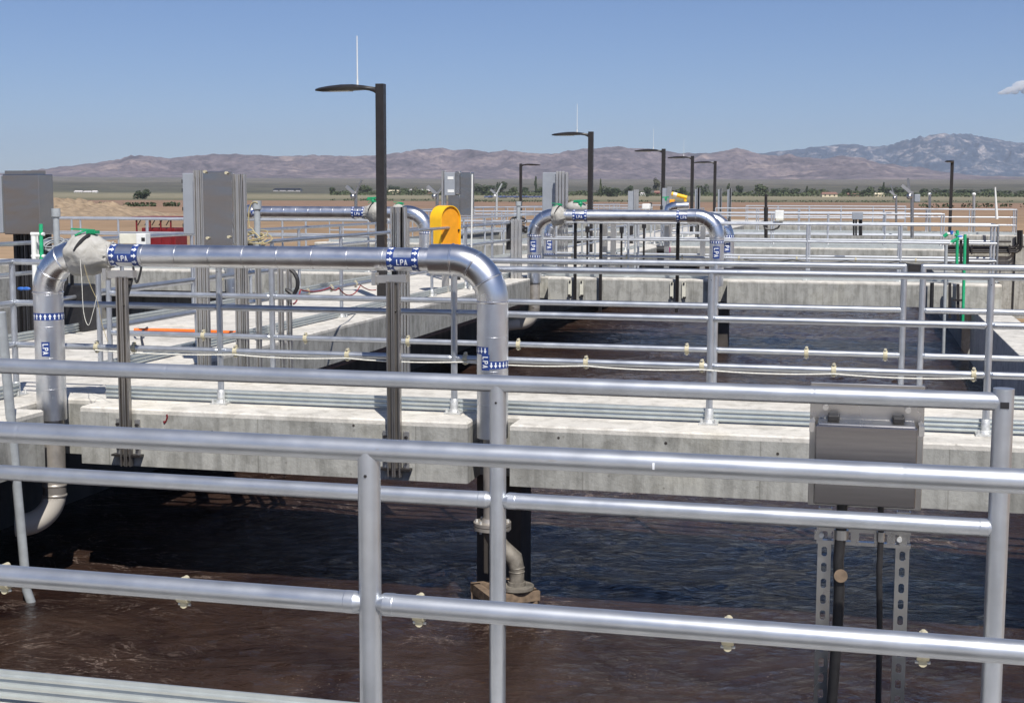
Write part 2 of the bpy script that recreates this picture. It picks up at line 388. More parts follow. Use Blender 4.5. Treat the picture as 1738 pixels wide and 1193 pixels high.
# ------------------------------------------------------------ concrete
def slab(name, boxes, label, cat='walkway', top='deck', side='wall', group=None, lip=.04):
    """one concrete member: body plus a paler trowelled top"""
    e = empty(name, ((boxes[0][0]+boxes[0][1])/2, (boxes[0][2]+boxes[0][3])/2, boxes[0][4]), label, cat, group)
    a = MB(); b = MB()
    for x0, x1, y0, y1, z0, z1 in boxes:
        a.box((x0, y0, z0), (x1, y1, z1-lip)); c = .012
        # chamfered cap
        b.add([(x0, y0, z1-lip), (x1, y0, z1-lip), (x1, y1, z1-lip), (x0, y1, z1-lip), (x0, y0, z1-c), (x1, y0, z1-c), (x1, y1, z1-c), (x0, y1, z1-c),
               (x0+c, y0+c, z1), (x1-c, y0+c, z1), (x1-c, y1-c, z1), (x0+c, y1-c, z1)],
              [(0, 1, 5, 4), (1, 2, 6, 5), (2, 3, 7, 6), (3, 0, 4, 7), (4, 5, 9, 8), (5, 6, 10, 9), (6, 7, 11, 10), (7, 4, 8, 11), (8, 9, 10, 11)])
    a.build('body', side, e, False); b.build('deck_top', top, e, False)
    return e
LE = -6.15                     # inner edge of the long left walkway
T = -.44
# long left walkway (jogs in front and behind)
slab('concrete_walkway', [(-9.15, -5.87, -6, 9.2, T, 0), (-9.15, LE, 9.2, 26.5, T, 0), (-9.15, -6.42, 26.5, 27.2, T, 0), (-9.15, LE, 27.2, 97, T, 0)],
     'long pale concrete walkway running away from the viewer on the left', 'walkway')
# cross walkways
def cross(y0, x1, lbl, notches, xl=LE, deep=2.07, low=T, group='cross walkways over the basins'):
    bx = []; x = xl
    for a, b in notches:
        if a > x: bx.append((x, a, y0, y0+.34, low, 0))
        x = b
    bx.append((x, x1, y0, y0+.34, low, 0)); bx.append((xl, x1, y0+.34, y0+deep, low, 0))
    bx = bx[-1:]+bx[:-1]
    return slab('cross_walkway', bx, lbl, 'walkway', group=group)
near_cross = cross(9.43, 3.4, 'nearest full-length pale concrete cross walkway with red chalk mark on its face', [(-6.15, -5.70), (-2.64, -2.33)], deep=1.80)
cross(27.0, 2.62, 'second concrete cross walkway beyond the open brown basin', [(-6.15, -5.9), (-2.72, -2.38)])
cross(44.6, 2.7, 'third concrete cross walkway, thin pale strip farther back', [])
cross(62.2, 30, 'farthest concrete cross walkway with tall bare wall reaching right', [])
slab('cross_walkway', [(-5.87, 8, 2.35, 3.852, T, 0)], 'concrete cross walkway right below the two big front railings', 'walkway', group='cross walkways over the basins')
slab('cross_walkway', [(-5.87, 8, -6, .9, T, 0)], 'concrete cross walkway under the viewer', 'walkway', group='cross walkways over the basins')
cross(27.3, -9.62, 'left basin concrete cross walkway behind the tall stainless panel', [], xl=-18)
cross(44.9, -9.62, 'left basin concrete cross walkway seen under the life ring box', [], xl=-18)
cross(62.5, -9.62, 'farthest left basin concrete cross walkway by the small lamp', [], xl=-18)
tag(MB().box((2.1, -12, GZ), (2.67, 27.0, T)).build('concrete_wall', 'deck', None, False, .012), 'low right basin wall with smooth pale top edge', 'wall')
tag(MB().box((-16, 96.6, GZ), (2.1, 97, -.02)).build('concrete_wall', 'wall', None, False), 'end wall closing the basins far away', 'wall')
tag(MB().box((2.1, 29.1, GZ), (2.67, 62.2, T-.01)).build('concrete_wall', 'wall', None, False), 'right basin wall behind the second cross walkway', 'wall')
tag(MB().box((2.67, 62.25, GZ), (30, 62.6, T)).build('concrete_wall', 'wall', None, False), 'tall bare concrete wall at right with black conduits', 'wall')
tag(MB().box((-16.6, -8, GZ), (-16.0, 97, -.02)).build('concrete_wall', 'wall', None, False), 'outer left basin wall along the dirt field', 'wall')
# recess walls below the long walkway
for a, b, c in (((-8.9, -8, -4), (-7.4, 97, T), 'shade-dark wall under the long left walkway'),):
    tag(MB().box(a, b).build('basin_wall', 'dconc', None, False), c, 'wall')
tag(MB().box((LE-.5, 11.6, T-.06), (LE-.02, 26.4, T)).build('sludge_ledge', 'sludge', None, False), 'red-brown stained ledge under the left walkway edge', 'ledge')
# columns
gcol = 'columns standing in the basin'
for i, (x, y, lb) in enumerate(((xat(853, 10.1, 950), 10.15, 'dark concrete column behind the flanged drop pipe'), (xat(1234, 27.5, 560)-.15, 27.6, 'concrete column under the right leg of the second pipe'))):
    tag(MB().box((x-.17, y-.17, -4), (x+.17, y+.17, T)).build('column', 'dconc', None, False), lb, 'column', gcol)  # the deck's shade on the columns is in their dark colour
# control joints and chalk mark
j = MB()
cm = MB(); mkp = [(283, 703), (284, 708), (282, 714), (279, 718), (278, 714)]
for a, b in zip(mkp, mkp[1:]):
    cm.sweep([atY(a[0], a[1], 9.427), atY(b[0], b[1], 9.427)], .006, 6)
tag(cm.build('chalk_mark', 'red', None), 'small red hooked paint mark on the concrete face', 'paint mark')
for x_, y_ in ((948, 743), (1010, 790), (1130, 752), (1245, 806), (540, 745), (470, 762), (360, 732), (1320, 770), (1660, 800), (600, 722)):
    q = atY(x_, y_, 9.43); MB().tube((q.x, 9.4285, q.z), (q.x, 9.45, q.z), .008+.004*random.random(), 12).build('tie_hole', 'dconc', near_cross)
wc = MB()
for x in (xat(1722, 62.15, 450),): wc.box((x-.03, 62.19, GZ), (x+.03, 62.23, -.05))
tag(wc.build('wall_joint', 'black', None), 'black vertical seam on the tall right concrete wall', 'joint')

# ------------------------------------------------------------ railings
RR = .0238
def rail_fence(name, label, p0, p1, posts, rails=(1.07, .74, .41), toe=True, toe_side=-1, near=True, clamps=(), clamp_rail=2, mat=None, group='handrails along the walkways', top_caps=False, ends=True, z0=0, plates=True, toe_range=None):
    """straight guard rail from p0 to p1 (x, y); posts are distances in metres measured from p0"""
    mat = mat or ('al' if near else 'al_far')
    a = Vector((p0[0], p0[1], z0)); b = Vector((p1[0], p1[1], z0)); Ln = (b-a).length; d = (b-a)/Ln; nrm = Vector((-d.y, d.x, 0))
    e = empty(name, a, label, 'railing', group); ns = 32 if near else 8
    for k, z in enumerate(rails):
        mb = MB(); q = Vector((0, 0, z))
        if near and k > 0:
            ps = sorted(posts); cuts = [0]+[t for t in ps if .03 < t < Ln-.03]+[Ln]
            for c0, c1 in zip(cuts, cuts[1:]):
                g0 = RR*.3 if c0 > 0 or 0 in posts else 0; g1 = RR*.3 if c1 < Ln or Ln in posts else 0
                P = lambda t: a+d*t+q
                mb.sweep([P(c0+g0), P(c0+g0+.022), P(c0+g0+.026), P(c0+g0+.046), P(c0+g0+.048), P(c0+g0+.056), P(c1-g1-.056), P(c1-g1-.048), P(c1-g1-.046), P(c1-g1-.026), P(c1-g1-.022), P(c1-g1)],
                         [RR*.5, RR*.97, RR*1.02, RR*1.025, RR, RR, RR, RR, RR*1.025, RR*1.02, RR*.97, RR*.5], ns)
        elif near:
            # the top rail is made of welded lengths with a faint joint
            t = 0; pts = [a+q]; rd = [RR]
            while t+1.9 < Ln:
                t += 1.9; pts += [a+d*(t-.008)+q, a+d*(t-.003)+q, a+d*t+q, a+d*(t+.003)+q, a+d*(t+.008)+q]; rd += [RR, RR, RR*.985, RR, RR]
            mb.sweep(pts+[b+q], rd+[RR], ns)
        else: mb.tube(a+q, b+q, RR, ns)
        if ends:
            for c in (a, b): mb.ball(c+q, RR*.995, 8)
        mb.build('rail', mat, e, sharp=14 if near else 60)
    for t in posts:
        c = a+d*t; mb = MB(); zt = rails[0]-RR*.2
        if top_caps and t >= Ln-.01: zt = rails[0]+.035
        mb.tube(c+Vector((0, 0, .01)), c+Vector((0, 0, zt)), RR*(1.12 if zt > rails[0] else 1), ns)
        po = mb.build('post', mat, e)
        if near:
            sc = MB()
            sc.tube(c-nrm*RR*1.0+Vector((0, 0, rails[0]-.052)), c-nrm*RR*1.1+Vector((0, 0, rails[0]-.052)), .0035, 6)
            sc.build('screw', 'dark', po)
        if plates:
            fb = MB(); fb.box((c.x-.065, c.y-.065, z0+.001), (c.x+.065, c.y+.065, z0+.014))
            fb.sweep([c+Vector((0, 0, .012)), c+Vector((0, 0, .03)), c+Vector((0, 0, .035)), c+Vector((0, 0, .105)), c+Vector((0, 0, .11))], [.046, .040, .032, .030, .027], 12)
            if near:
                for i in (-1, 1):
                    for jj in (-1, 1): fb.tube((c.x+i*.048, c.y+jj*.048, z0+.01), (c.x+i*.048, c.y+jj*.048, z0+.042), .009, 6)
            fb.build('base_plate', 'galv', po)
    if toe:
        t0, t1 = toe_range or (0, Ln); mb = MB(); off = nrm*toe_side*(RR+.012); h0, h1 = .012, .108
        if near:
            prof = []; nr = 3; hh = (h1-h0)/nr
            for i in range(nr):
                z = h0+i*hh; prof += [(0, z), (.010, z+.004), (.012, z+hh*.40), (.002, z+hh*.55), (.001, z+hh-.002)]
            back = [(-.006-q_[0], q_[1]) for q_ in reversed(prof)]
            pr2 = prof+back; vs = []
            for t in (t0, t1):
                for o_, z in pr2: vs.append(a+d*t+off+nrm*toe_side*o_+Vector((0, 0, z)))
            n = len(pr2); mb.add(vs, [tuple(range(n)), tuple(range(2*n-1, n-1, -1))]+[(i, n+i, n+(i+1) % n, (i+1) % n) for i in range(n)])
        else:
            mb.bar(a+d*t0+off+Vector((0, 0, (h0+h1)/2)), a+d*t1+off+Vector((0, 0, (h0+h1)/2)), .01, h1-h0)
        mb.build('toe_board', 'kick', e, near)
    for t in clamps:
        c = a+d*t+Vector((0, 0, rails[clamp_rail])); mb = MB()
        w_ = .016
        mb.tube(c-d*w_, c+d*w_, RR+.008, 14)
        mb.box(c-d*.010+Vector((-.007, -.007, RR+.002)) if False else (c.x-.011, c.y-.012, c.z+RR+.002), (c.x+.011, c.y+.012, c.z+RR+.022))
        mb.tube(c+Vector((0, -.018, RR+.016)), c+Vector((0, .018, RR+.016)), .010, 10)
        mb.tube(c+Vector((0, -.010, -RR-.012)), c+Vector((0, .010, -RR-.012)), .012, 10)
        co = mb.build('cable_clamp', 'clamp', e)
        if near:
            MB().tube(c+Vector((0, -.024, RR+.016)), c+Vector((0, -.017, RR+.016)), .005, 6).build('bolt', 'galv', co); MB().tube(c+Vector((-.02, 0, -RR-.013)), c+Vector((.02, 0, -RR-.013)), .004, 6).build('bolt', 'galv', co)
    return e
# A: nearest fence,  B: far side of the same walkway
AX0 = -5.6
rail_fence('handrail', 'nearest and thickest handrail with single front post', (AX0, 2.734), (4.6, 2.734), [.02, 2.76, 4.62, 6.49, 8.3], toe=True, toe_side=1)
rail_fence('handrail', 'front handrail just behind the nearest one, ending at capped post', (-5.8, 3.808), (.385, 3.808), [.02, 2.96, 4.824, 6.185], rails=(1.07, .733, .391), toe=True, toe_side=-1,
           clamps=[x+5.8 for x in (-2.586, -1.966, -1.212, -.314, .207)], top_caps=True)
lb = MB(); lb.box((.385-.010, 3.808-RR*1.12-.0012, 1.055), (.385+.012, 3.808-RR*1.12+.004, 1.072)); lbo = lb.build('maker_label', 'black', None); tag(lbo, 'tiny black sticker near the capped post top', 'sticker')
# C
cx0 = -6.5
rail_fence('handrail', 'handrail in front of big silver pipe walkway, cable sagging below it', (cx0, 9.82), (3.3, 9.82), [0, 1.78, 3.65, 5.525, 7.385, 9.24], rails=(1.07, .745, .41), toe_side=1,
           clamps=[xat(x, 9.82, 600)-cx0 for x in (165, 228, 400, 590, 790, 995, 1192, 1416, 1654)], toe_range=(.78, 9.4))
# D in two lengths with a gap closed by a dark gate plate
rail_fence('handrail', 'handrail on far side of the big pipe walkway, left of dark gate plate', (-6.40, 11.11), (.365, 11.11), [.0, 1.55, 3.47, 5.33, 6.765], rails=(1.07, .735, .385), toe_side=-1,
           clamps=[xat(x, 11.11, 590)+6.4 for x in (346, 519, 693, 880, 1166, 1369, 1503)])
rail_fence('handrail', 'short handrail right of the dark gate plate', (.504, 11.11), (3.3, 11.11), [0, 1.9], rails=(1.07, .735, .385), toe_side=-1)
g = MB(); g.box((.392, 11.10, 1.0), (.478, 11.125, 1.085)); tag(g.build('gate_plate', 'dark', None, False), 'dark plate bridging the gap between two handrail ends', 'gate plate')
# rounded returns at the left end of D
for z in (.735, .41):
    pass
# left walkway, right side
rail_fence('handrail', 'left walkway handrail close in front of the big pipe elbow', (-6.5, -5), (-6.5, 9.80), [.3, 2.2, 4.1, 6, 7.9, 9.8, 11.7], toe_side=-1)
rail_fence('handrail', 'long handrail on right edge of the left walkway, red wires hanging', (-6.55, 11.2), (-6.55, 26.6), [0, 1.9, 3.83, 6.06, 8.2, 10.1, 12.1, 13.9, 15.4], toe_side=1, near=True,
           clamps=[2.0, 3.1, 4.3, 4.9, 5.7, 6.6, 8.4, 10.4])
rail_fence('handrail', 'long handrail left of walkway behind the beige transmitter box', (-8.85, 6), (-8.85, 26.8), [0.2+1.9*i for i in range(11)], toe_side=-1, near=True, clamps=[6.2, 8.8, 12.5, 16, 19])
# far railings
def posts_for(a, b, s=1.9): 
    n = max(1, round((b-a)/s)); return [(b-a)*i/n for i in range(n+1)]
def far_pair(y, x0, x1, la, lb_, gate=None):
    pa = posts_for(x0, x1)
    rail_fence('handrail', la, (x0, y+.4), (x1, y+.4), pa, toe_side=-1, near=False, clamps=[.6+1.1*i for i in range(int((x1-x0)/1.15))] if y < 30 else ())
    rail_fence('handrail', lb_, (x0, y+1.7), (x1, y+1.7), posts_for(x0, x1, 1.75), toe_side=1, near=False)
far_pair(27.0, -6.1, 2.55, 'near handrail of the second cross walkway, behind second pipe', 'far handrail of the second cross walkway, behind second pipe')
far_pair(44.6, -6.1, 2.6, 'near handrail of the third cross walkway', 'far handrail of the third cross walkway')
far_pair(62.2, -6.1, 6.55, 'near handrail of the farthest cross walkway at right', 'far handrail of the farthest cross walkway at right')
rail_fence('handrail', 'short end handrail closing the farthest walkway on top of tall wall', (6.55, 62.6), (6.55, 63.9), [0, .65, 1.3], near=False)
rail_fence('handrail', 'short end handrail closing the second cross walkway', (2.55, 27.4), (2.55, 28.7), [0, .65, 1.3], near=False)
far_pair(27.3, -17.6, -9.9, 'near handrail of left basin walkway under second silver pipe', 'far handrail of left basin walkway under second silver pipe')
far_pair(44.9, -17.6, -9.9, 'near handrail of the middle left basin walkway', 'far handrail of the middle left basin walkway')
far_pair(62.5, -17.6, -9.9, 'near handrail of the farthest left basin walkway', 'far handrail of the farthest left basin walkway')
rail_fence('handrail', 'handrail on left walkway edge past the second pipe', (-6.55, 28.9), (-6.55, 44.4), posts_for(0, 15.5), near=False, toe_side=1)
rail_fence('handrail', 'handrail on left walkway edge beside the farther lamps', (-6.55, 46.6), (-6.55, 62), posts_for(0, 15.4), near=False, toe_side=1)
rail_fence('handrail', 'left side handrail of walkway beyond the cross bridge', (-8.85, 29.4), (-8.85, 44.6), posts_for(0, 15.2), near=False, toe_side=-1)
rail_fence('handrail', 'left side handrail at far end of the long walkway', (-8.85, 46.8), (-8.85, 62), posts_for(0, 15.2), near=False, toe_side=-1)
pl = atZ(200, 370, 1.07)
slab('concrete_walkway', [(pl.x-7, pl.x+2.6, pl.y-.4, pl.y+1.9, GZ, 0)], 'raised concrete landing at left edge, half hidden by stainless cabinet', 'walkway')
rail_fence('handrail', 'handrail on raised landing in front of the red shed', (pl.x-6, pl.y), (pl.x+2.4, pl.y), posts_for(0, 8.4, 1.7), near=False, toe=False)

cross(79.8, 2.7, 'very far concrete cross walkway, last pale strip', [])
cross(80.1, -9.62, 'very far left basin cross walkway', [], xl=-18)
far_pair(79.8, -6.1, 2.6, 'near handrail of the very far cross walkway', 'far handrail of the very far cross walkway')
far_pair(80.1, -17.6, -9.9, 'near handrail of the very far left basin walkway', 'far handrail of the very far left basin walkway')
rail_fence('handrail', 'outer left handrail running along the dirt field', (-15.8, 47), (-15.8, 95), posts_for(0, 48, 2), near=False)
# sagging white rope along fence C and the piece on B
def rope(pts, r, mat, name, label, cat, seg=10, sag=.03, n=6):
    mb = MB(); P = []; K = [Vector(q) for q in pts]
    for k in range(len(K)-1):
        a = K[k]; b = K[k+1]; pa = K[max(0, k-1)]; pb = K[min(len(K)-1, k+2)]
        for i in range(seg):
            t = i/seg
            q = (a*2+(b-pa)*t+(pa*2-a*5+b*4-pb)*t*t+(a*3-pa-b*3+pb)*t*t*t)*.5 if sag <= .006 else a.lerp(b, t)
            q.z -= sag*4*t*(1-t); P.append(q)
    P.append(K[-1]); mb.sweep(P, r, n)
    return tag(mb.build(name, mat, None), label, cat)
cl = [xat(x, 9.82, 600) for x in (165, 400, 590, 790, 995, 1192, 1416, 1654)]
rope([(x, 9.79, .388) for x in cl], .0055, 'rope', 'rope', 'off-white rope sagging under the lowest rail of the pipe walkway', 'rope', 12, .014)
rope([(-.05, 3.80, .418), (.05, 3.80, .420), (.18, 3.80, .405)], .004, 'rope', 'rope', 'short off-white rope lying on low front rail beside box legs', 'rope', 10, -.003)
fd = [atY(x, y, 27.37) for x, y in ((1262, 440), (1345, 441), (1437, 443), (1522, 444), (1610, 445), (1690, 444))]
rope(fd, .012, 'black', 'cable', 'thin dark cable slung under second cross walkway railing', 'cable', 8, .05)

# ------------------------------------------------------------ LPA pipes
LET = {'L': [[(0, 0), (.16, 0), (.16, 1), (0, 1)], [(.16, 0), (.5, 0), (.5, .15), (.16, .15)]],
       'P': [[(0, 0), (.16, 0), (.16, 1), (0, 1)], [(.16, .85), (.5, .85), (.58, .75), (.5, 1), (.16, 1)][:2]+[(.5, 1), (.16, 1)], [(.16, .42), (.5, .42), (.5, .57), (.16, .57)], [(.42, .57), (.58, .57), (.58, .85), (.42, .85)]],
       'A': [[(0, 0), (.16, 0), (.36, 1), (.22, 1)], [(.42, 0), (.58, 0), (.36, 1), (.22, 1)], [(.14, .22), (.44, .22), (.41, .37), (.17, .37)]]}
def clip(poly, lo, hi):
    for sgn, lim in ((1, lo), (-1, hi)):
        out = []
        for (a, b) in zip(poly, poly[1:]+poly[:1]):
            ia = sgn*(a[1]-lim) >= -1e-9; ib = sgn*(b[1]-lim) >= -1e-9
            if ia: out.append(a)
            if ia != ib: t = (lim-a[1])/(b[1]-a[1]); out.append((a[0]+(b[0]-a[0])*t, lim))
        poly = out
        if len(poly) < 3: return []
    return poly
def wrap(mb, polys, c, axis, r, s0, th0, rot=0):
    """2D polygons (s along the axis, t round the pipe, metres) laid on a cylinder of radius r; th0 = angle of the view side"""
    for poly in polys:
        lo = min(q[1] for q in poly); hi = max(q[1] for q in poly); n_ = max(1, math.ceil((hi-lo)/(r*.16)))
        for k in range(n_):
            pc = clip(list(poly), lo+(hi-lo)*k/n_, lo+(hi-lo)*(k+1)/n_)
            if len(pc) < 3: continue
            vs = []
            for (s, t) in pc:
                th = th0+t/r
                if axis == 'x': vs.append((c[0]+s0+s, c[1]-r*math.cos(th), c[2]+r*math.sin(th)))
                else: vs.append((c[0]+r*math.sin(th), c[1]-r*math.cos(th), c[2]+s0+s))
            mb.add(vs, [tuple(range(len(vs)))])
def sub(poly, n=1):
    return [poly]
def shell(c, axis, r, s0, s1, t0, t1, th0, n=14):
    mb = MB(); vs = []
    for i in range(n+1):
        t = t0+(t1-t0)*i/n; th = th0+t/r
        for s in (s0, s1):
            if axis == 'x': vs.append((c[0]+s, c[1]-r*math.cos(th), c[2]+r*math.sin(th)))
            else: vs.append((c[0]+r*math.sin(th), c[1]-r*math.cos(th), c[2]+s))
    mb.add(vs, [(2*i, 2*i+1, 2*i+3, 2*i+2) for i in range(n)]); return mb
def arrow(w, l, dirn=1):
    # arrow pointing along +s, centred
    return [[(-l/2*dirn, -w*.18), (0, -w*.18), (0, w*.18), (-l/2*dirn, w*.18)], [(0, -w/2), (l/2*dirn, 0), (0, w/2)]]
def band(parent, c, axis, r, s, wd, th0=0, dirn=1, full=True, cnt=14):
    e = .0012; sh = shell(c, axis, r+e, s-wd/2, s+wd/2, 0, 2*math.pi*(r+e), 0, 40); b = sh.build('arrow_band', 'navy', parent)
    mb = MB(); st = 2*math.pi*(r+2*e)/cnt
    for i in range(cnt):
        polys = [[(a, b_+i*st) for a, b_ in p_] for p_ in arrow(st*.72, wd*.78, dirn)]
        wrap(mb, polys, c, axis, r+2*e, s, 0)
    mb.build('arrows', 'mark', b)
def word(parent, c, axis, r, s, th0, hgt, bw=None, bh=None):
    e = .0012; tot = hgt*(.68*3-.10)
    if axis == 'x':
        sh = shell(c, axis, r+e, s-(bw or tot*.7), s+(bw or tot*.7), -(bh or hgt*.85), (bh or hgt*.85), th0, 10)
    else:
        sh = shell(c, axis, r+e, s-tot*.68, s+tot*.68, -hgt*.75, hgt*.75, th0, 10)
    p_ = sh.build('text_label', 'navy', parent); mb = MB(); x = -tot/2
    for ch in 'LPA':
        for poly in LET[ch]:
            q = [((x+a*hgt), (b-.5)*hgt) for a, b in poly]
            if axis == 'x': wrap(mb, [q], c, axis, r+2.2*e, s, th0)
            else: wrap(mb, [[(-a, b) for a, b in q]], c, axis, r+2.2*e, s, th0)
        x += hgt*.68
    mb.build('lettering', 'mark', p_)
def lpa_pipe(label, Y, XL, XR, zc, rp, rl, zbot_l, zbot_r, cover=None, n=32, words=True, RB=.30, jl=True, cover_r=None):
    e = empty('insulated_air_pipe', (XL, Y, zbot_l), label, 'pipe', 'silver insulated air pipes')
    # legs
    for X, zb, sgn in ((XL, zbot_l, 1), (XR, zbot_r, -1)):
        lg = MB(); zt = zc-RB
        pts = [Vector((X, Y, zb))]; rd = [rl]; z = zb
        lg.sweep([(X, Y, zb-.002), (X, Y, zb)], [rl*.86, rl], n)
        while z+.24 < zt:
            z += .24; pts += [Vector((X, Y, z-.004)), Vector((X, Y, z-.003)), Vector((X, Y, z+.003)), Vector((X, Y, z+.004))]; rd += [rl, rl*1.012, rl*1.012, rl*.998]
        pts.append(Vector((X, Y, zt))); rd.append(rl)
        lg.sweep(pts, rd, n); lg.build('leg', 'jacket', e)
        # gored elbow
        el = MB(); c = Vector((X+sgn*RB, Y, zt)); k = 3
        an = [math.pi-(math.pi/2)*i/k for i in range(k+1)] if sgn > 0 else [(math.pi/2)*i/k for i in range(k+1)]
        P = [c+Vector((math.cos(a), 0, math.sin(a)))*RB for a in an]
        fine = arc(c, an[0], an[-1], RB, 18, (1, 0, 0), (0, 0, 1)); el.sweep(fine, rl*1.01, n)
        eo = el.build('elbow', 'elbow', e)
        for i in range(0, k+1):
            a = an[i]; q = c+Vector((math.cos(a), 0, math.sin(a)))*RB; tg = Vector((-math.sin(a), 0, math.cos(a)))
            sm = MB(); sm.sweep([q-tg*.008, q-tg*.003, q+tg*.003, q+tg*.008], [rl*1.01, rl*1.055, rl*1.055, rl*1.01], n, False); sm.build('seam_bead', 'elbow', eo)
    # run
    x0 = XL+RB; x1 = XR-RB; run = MB(); pts = []; rd = []; x = x0
    slv = min(.16, (x1-x0)*.06)
    pts.append(Vector((x0, Y, zc))); rd.append(rp)
    while x+.27 < x1-slv:
        x += .27; pts += [Vector((x-.012, Y, zc)), Vector((x-.0045, Y, zc)), Vector((x-.004, Y, zc)), Vector((x+.003, Y, zc)), Vector((x+.0035, Y, zc)), Vector((x+.012, Y, zc))]; rd += [rp, rp, rp*.955, rp*.955, rp*1.006, rp*1.004]
    pts.append(Vector((x1-slv, Y, zc))); rd.append(rp)
    run.sweep(pts, rd, n); run.build('pipe_run', 'jacket', e)
    sl_ = MB(); sl_.sweep([(x1-slv-.002, Y, zc), (x1-slv, Y, zc), (x1, Y, zc)], [rp, rl*1.0, rl*1.01], n); sl_.build('sleeve', 'elbow', e)
    if jl: 
        s2 = MB(); s2.sweep([(x0, Y, zc), (x0+.10, Y, zc), (x0+.102, Y, zc)], [rl*1.01, rl, rp], n); s2.build('sleeve', 'elbow', e)
    return e
def valve_cover(parent, x0, x1, Y, zc, rb, rp, flip=1, strap=True, lever=True, n=40):
    mb = MB(); o = len(mb.v); m_ = 26; ln = x1-x0
    prof = [(0, .78), (.05, .96), (.2, 1.04), (.42, 1.06), (.56, 1.0), (.68, .90), (.8, .76), (.88, .67), (.93, .60), (.965, .66), (1.0, .64)]
    for i in range(m_+1):
        t = i/m_; k = 0
        while prof[k+1][0] < t: k += 1
        r_ = prof[k][1]+(prof[k+1][1]-prof[k][1])*(t-prof[k][0])/(prof[k+1][0]-prof[k][0])
        xx = x0+ln*t if flip > 0 else x1-ln*t
        for j in range(n):
            th = 2*math.pi*j/n; pl_ = .060*math.sin(th*17+5*t)*max(0, t-.5)/.5
            nz = .10*noise.noise(Vector((t*3+x0, math.cos(th)*1.4, math.sin(th)*1.4)))+.045*noise.noise(Vector((t*9, math.cos(th)*5, math.sin(th)*5)))
            oct_ = 1+.075*math.cos(4*th+.9)*(1-t)+.02*math.sin(9*th)
            rr_ = rb*(r_*oct_+nz+pl_)
            mb.v.append((xx, Y+rr_*math.cos(th), zc+rr_*math.sin(th)))
    for i in range(m_):
        for j in range(n):
            k = (j+1) % n; f_ = (o+i*n+j, o+i*n+k, o+(i+1)*n+k, o+(i+1)*n+j); mb.f.append(f_)
    mb.f.append(tuple(o+j for j in range(n))); mb.f.append(tuple(o+m_*n+j for j in range(n)))
    c = mb.build('valve_cover', 'fabric', parent); c.data.set_sharp_from_angle(angle=R(80))
    sk = MB(); sk.sweep([(x1-ln*.10, Y, zc)]*1+[(x1-ln*.04, Y, zc)], [rp*1.04, rp*1.0], 24); 
    if strap:
        st = MB(); xs = x0+ln*.52
        P = [Vector((xs+.015-.012*i, Y-math.sin(a)*rb*1.10, zc+math.cos(a)*rb*1.10)) for i, a in enumerate([.35+.17*i for i in range(7)])]
        st.sweep(P, .012, 8); st.build('strap', 'black', c)
    if lever:
        lv = MB(); xm = (x0+x1)/2+.01
        lv.tube((xm, Y, zc+rb*.8), (xm, Y, zc+rb*1.16), .022, 10)
        lv.box((xm-.035, Y-.03, zc+rb*1.06), (xm+.045, Y+.03, zc+rb*1.22))
        for i in range(6): lv.box((xm-.03+.013*i, Y-.036, zc+rb*1.08), (xm-.024+.013*i, Y+.036, zc+rb*1.2))
        lv.bar((xm+.02, Y-.01, zc+rb*1.24), (xm-.16, Y-.02, zc+rb*1.30), .035, .012)
        lv.bar((xm-.03, Y-.02, zc+rb*1.26), (xm-.12, Y-.045, zc+rb*.98), .014, .012)
        lv.build('valve_lever', 'green', parent)
    return c
Y1 = 9.5
XL1 = xat(85, Y1, 600); XR1 = xat(836, Y1, 600); zc1 = zat(460, 437, Y1)
zl = zat(85, 711, Y1); zr = zat(835, 742, Y1)
p1 = lpa_pipe('big silver insulated pipe arching over the nearest concrete walkway', Y1, XL1, XR1, zc1, .083, .111, zl, zr, RB=.29)
X_ = lambda px, py=436: atY(px, py, Y1).x
vc = valve_cover(p1, X_(122), X_(190), Y1, zc1, .150, .083)
for px, lt in ((217, 1), (688, 1)):
    s0 = X_(px)-XL1
    for k in (-1, 1): band(p1, (XL1, Y1, zc1), 'x', .083, s0+k*(.092), .052, dirn=1, cnt=11)
    word(p1, (XL1, Y1, zc1), 'x', .0832, s0, -.22, .042, bw=.068, bh=.034)
# vertical markers
AV = math.atan2(XL1, Y1)
zb_ = zat(85, 536, Y1); band(p1, (XL1, Y1, 0), 'z', .111, zb_, .055, dirn=1, cnt=20)
word(p1, (XL1, Y1, 0), 'z', .111, zat(78, 590, Y1), .27, .042)
for zz, a0, a1 in ((zat(835, 593, Y1), -1.2, -.02), (zat(835, 617, Y1), .02, 1.75)):
    sh = shell((XR1, Y1, 0), 'z', .1125, zz-.027, zz+.027, a0*.1125, a1*.1125, 0, 16); b_ = sh.build('arrow_band', 'navy', p1); mb = MB()
    for i in range(int((a1-a0)*.1125/.03)):
        wrap(mb, [[(a, b+a0*.1137+.018+i*.031) for a, b in q] for q in arrow(.024, .040, -1)], (XR1, Y1, 0), 'z', .1137, zz, 0)
    mb.build('arrows', 'mark', b_)
word(p1, (XR1, Y1, 0), 'z', .111, zat(822, 612, Y1), -.22, .042)
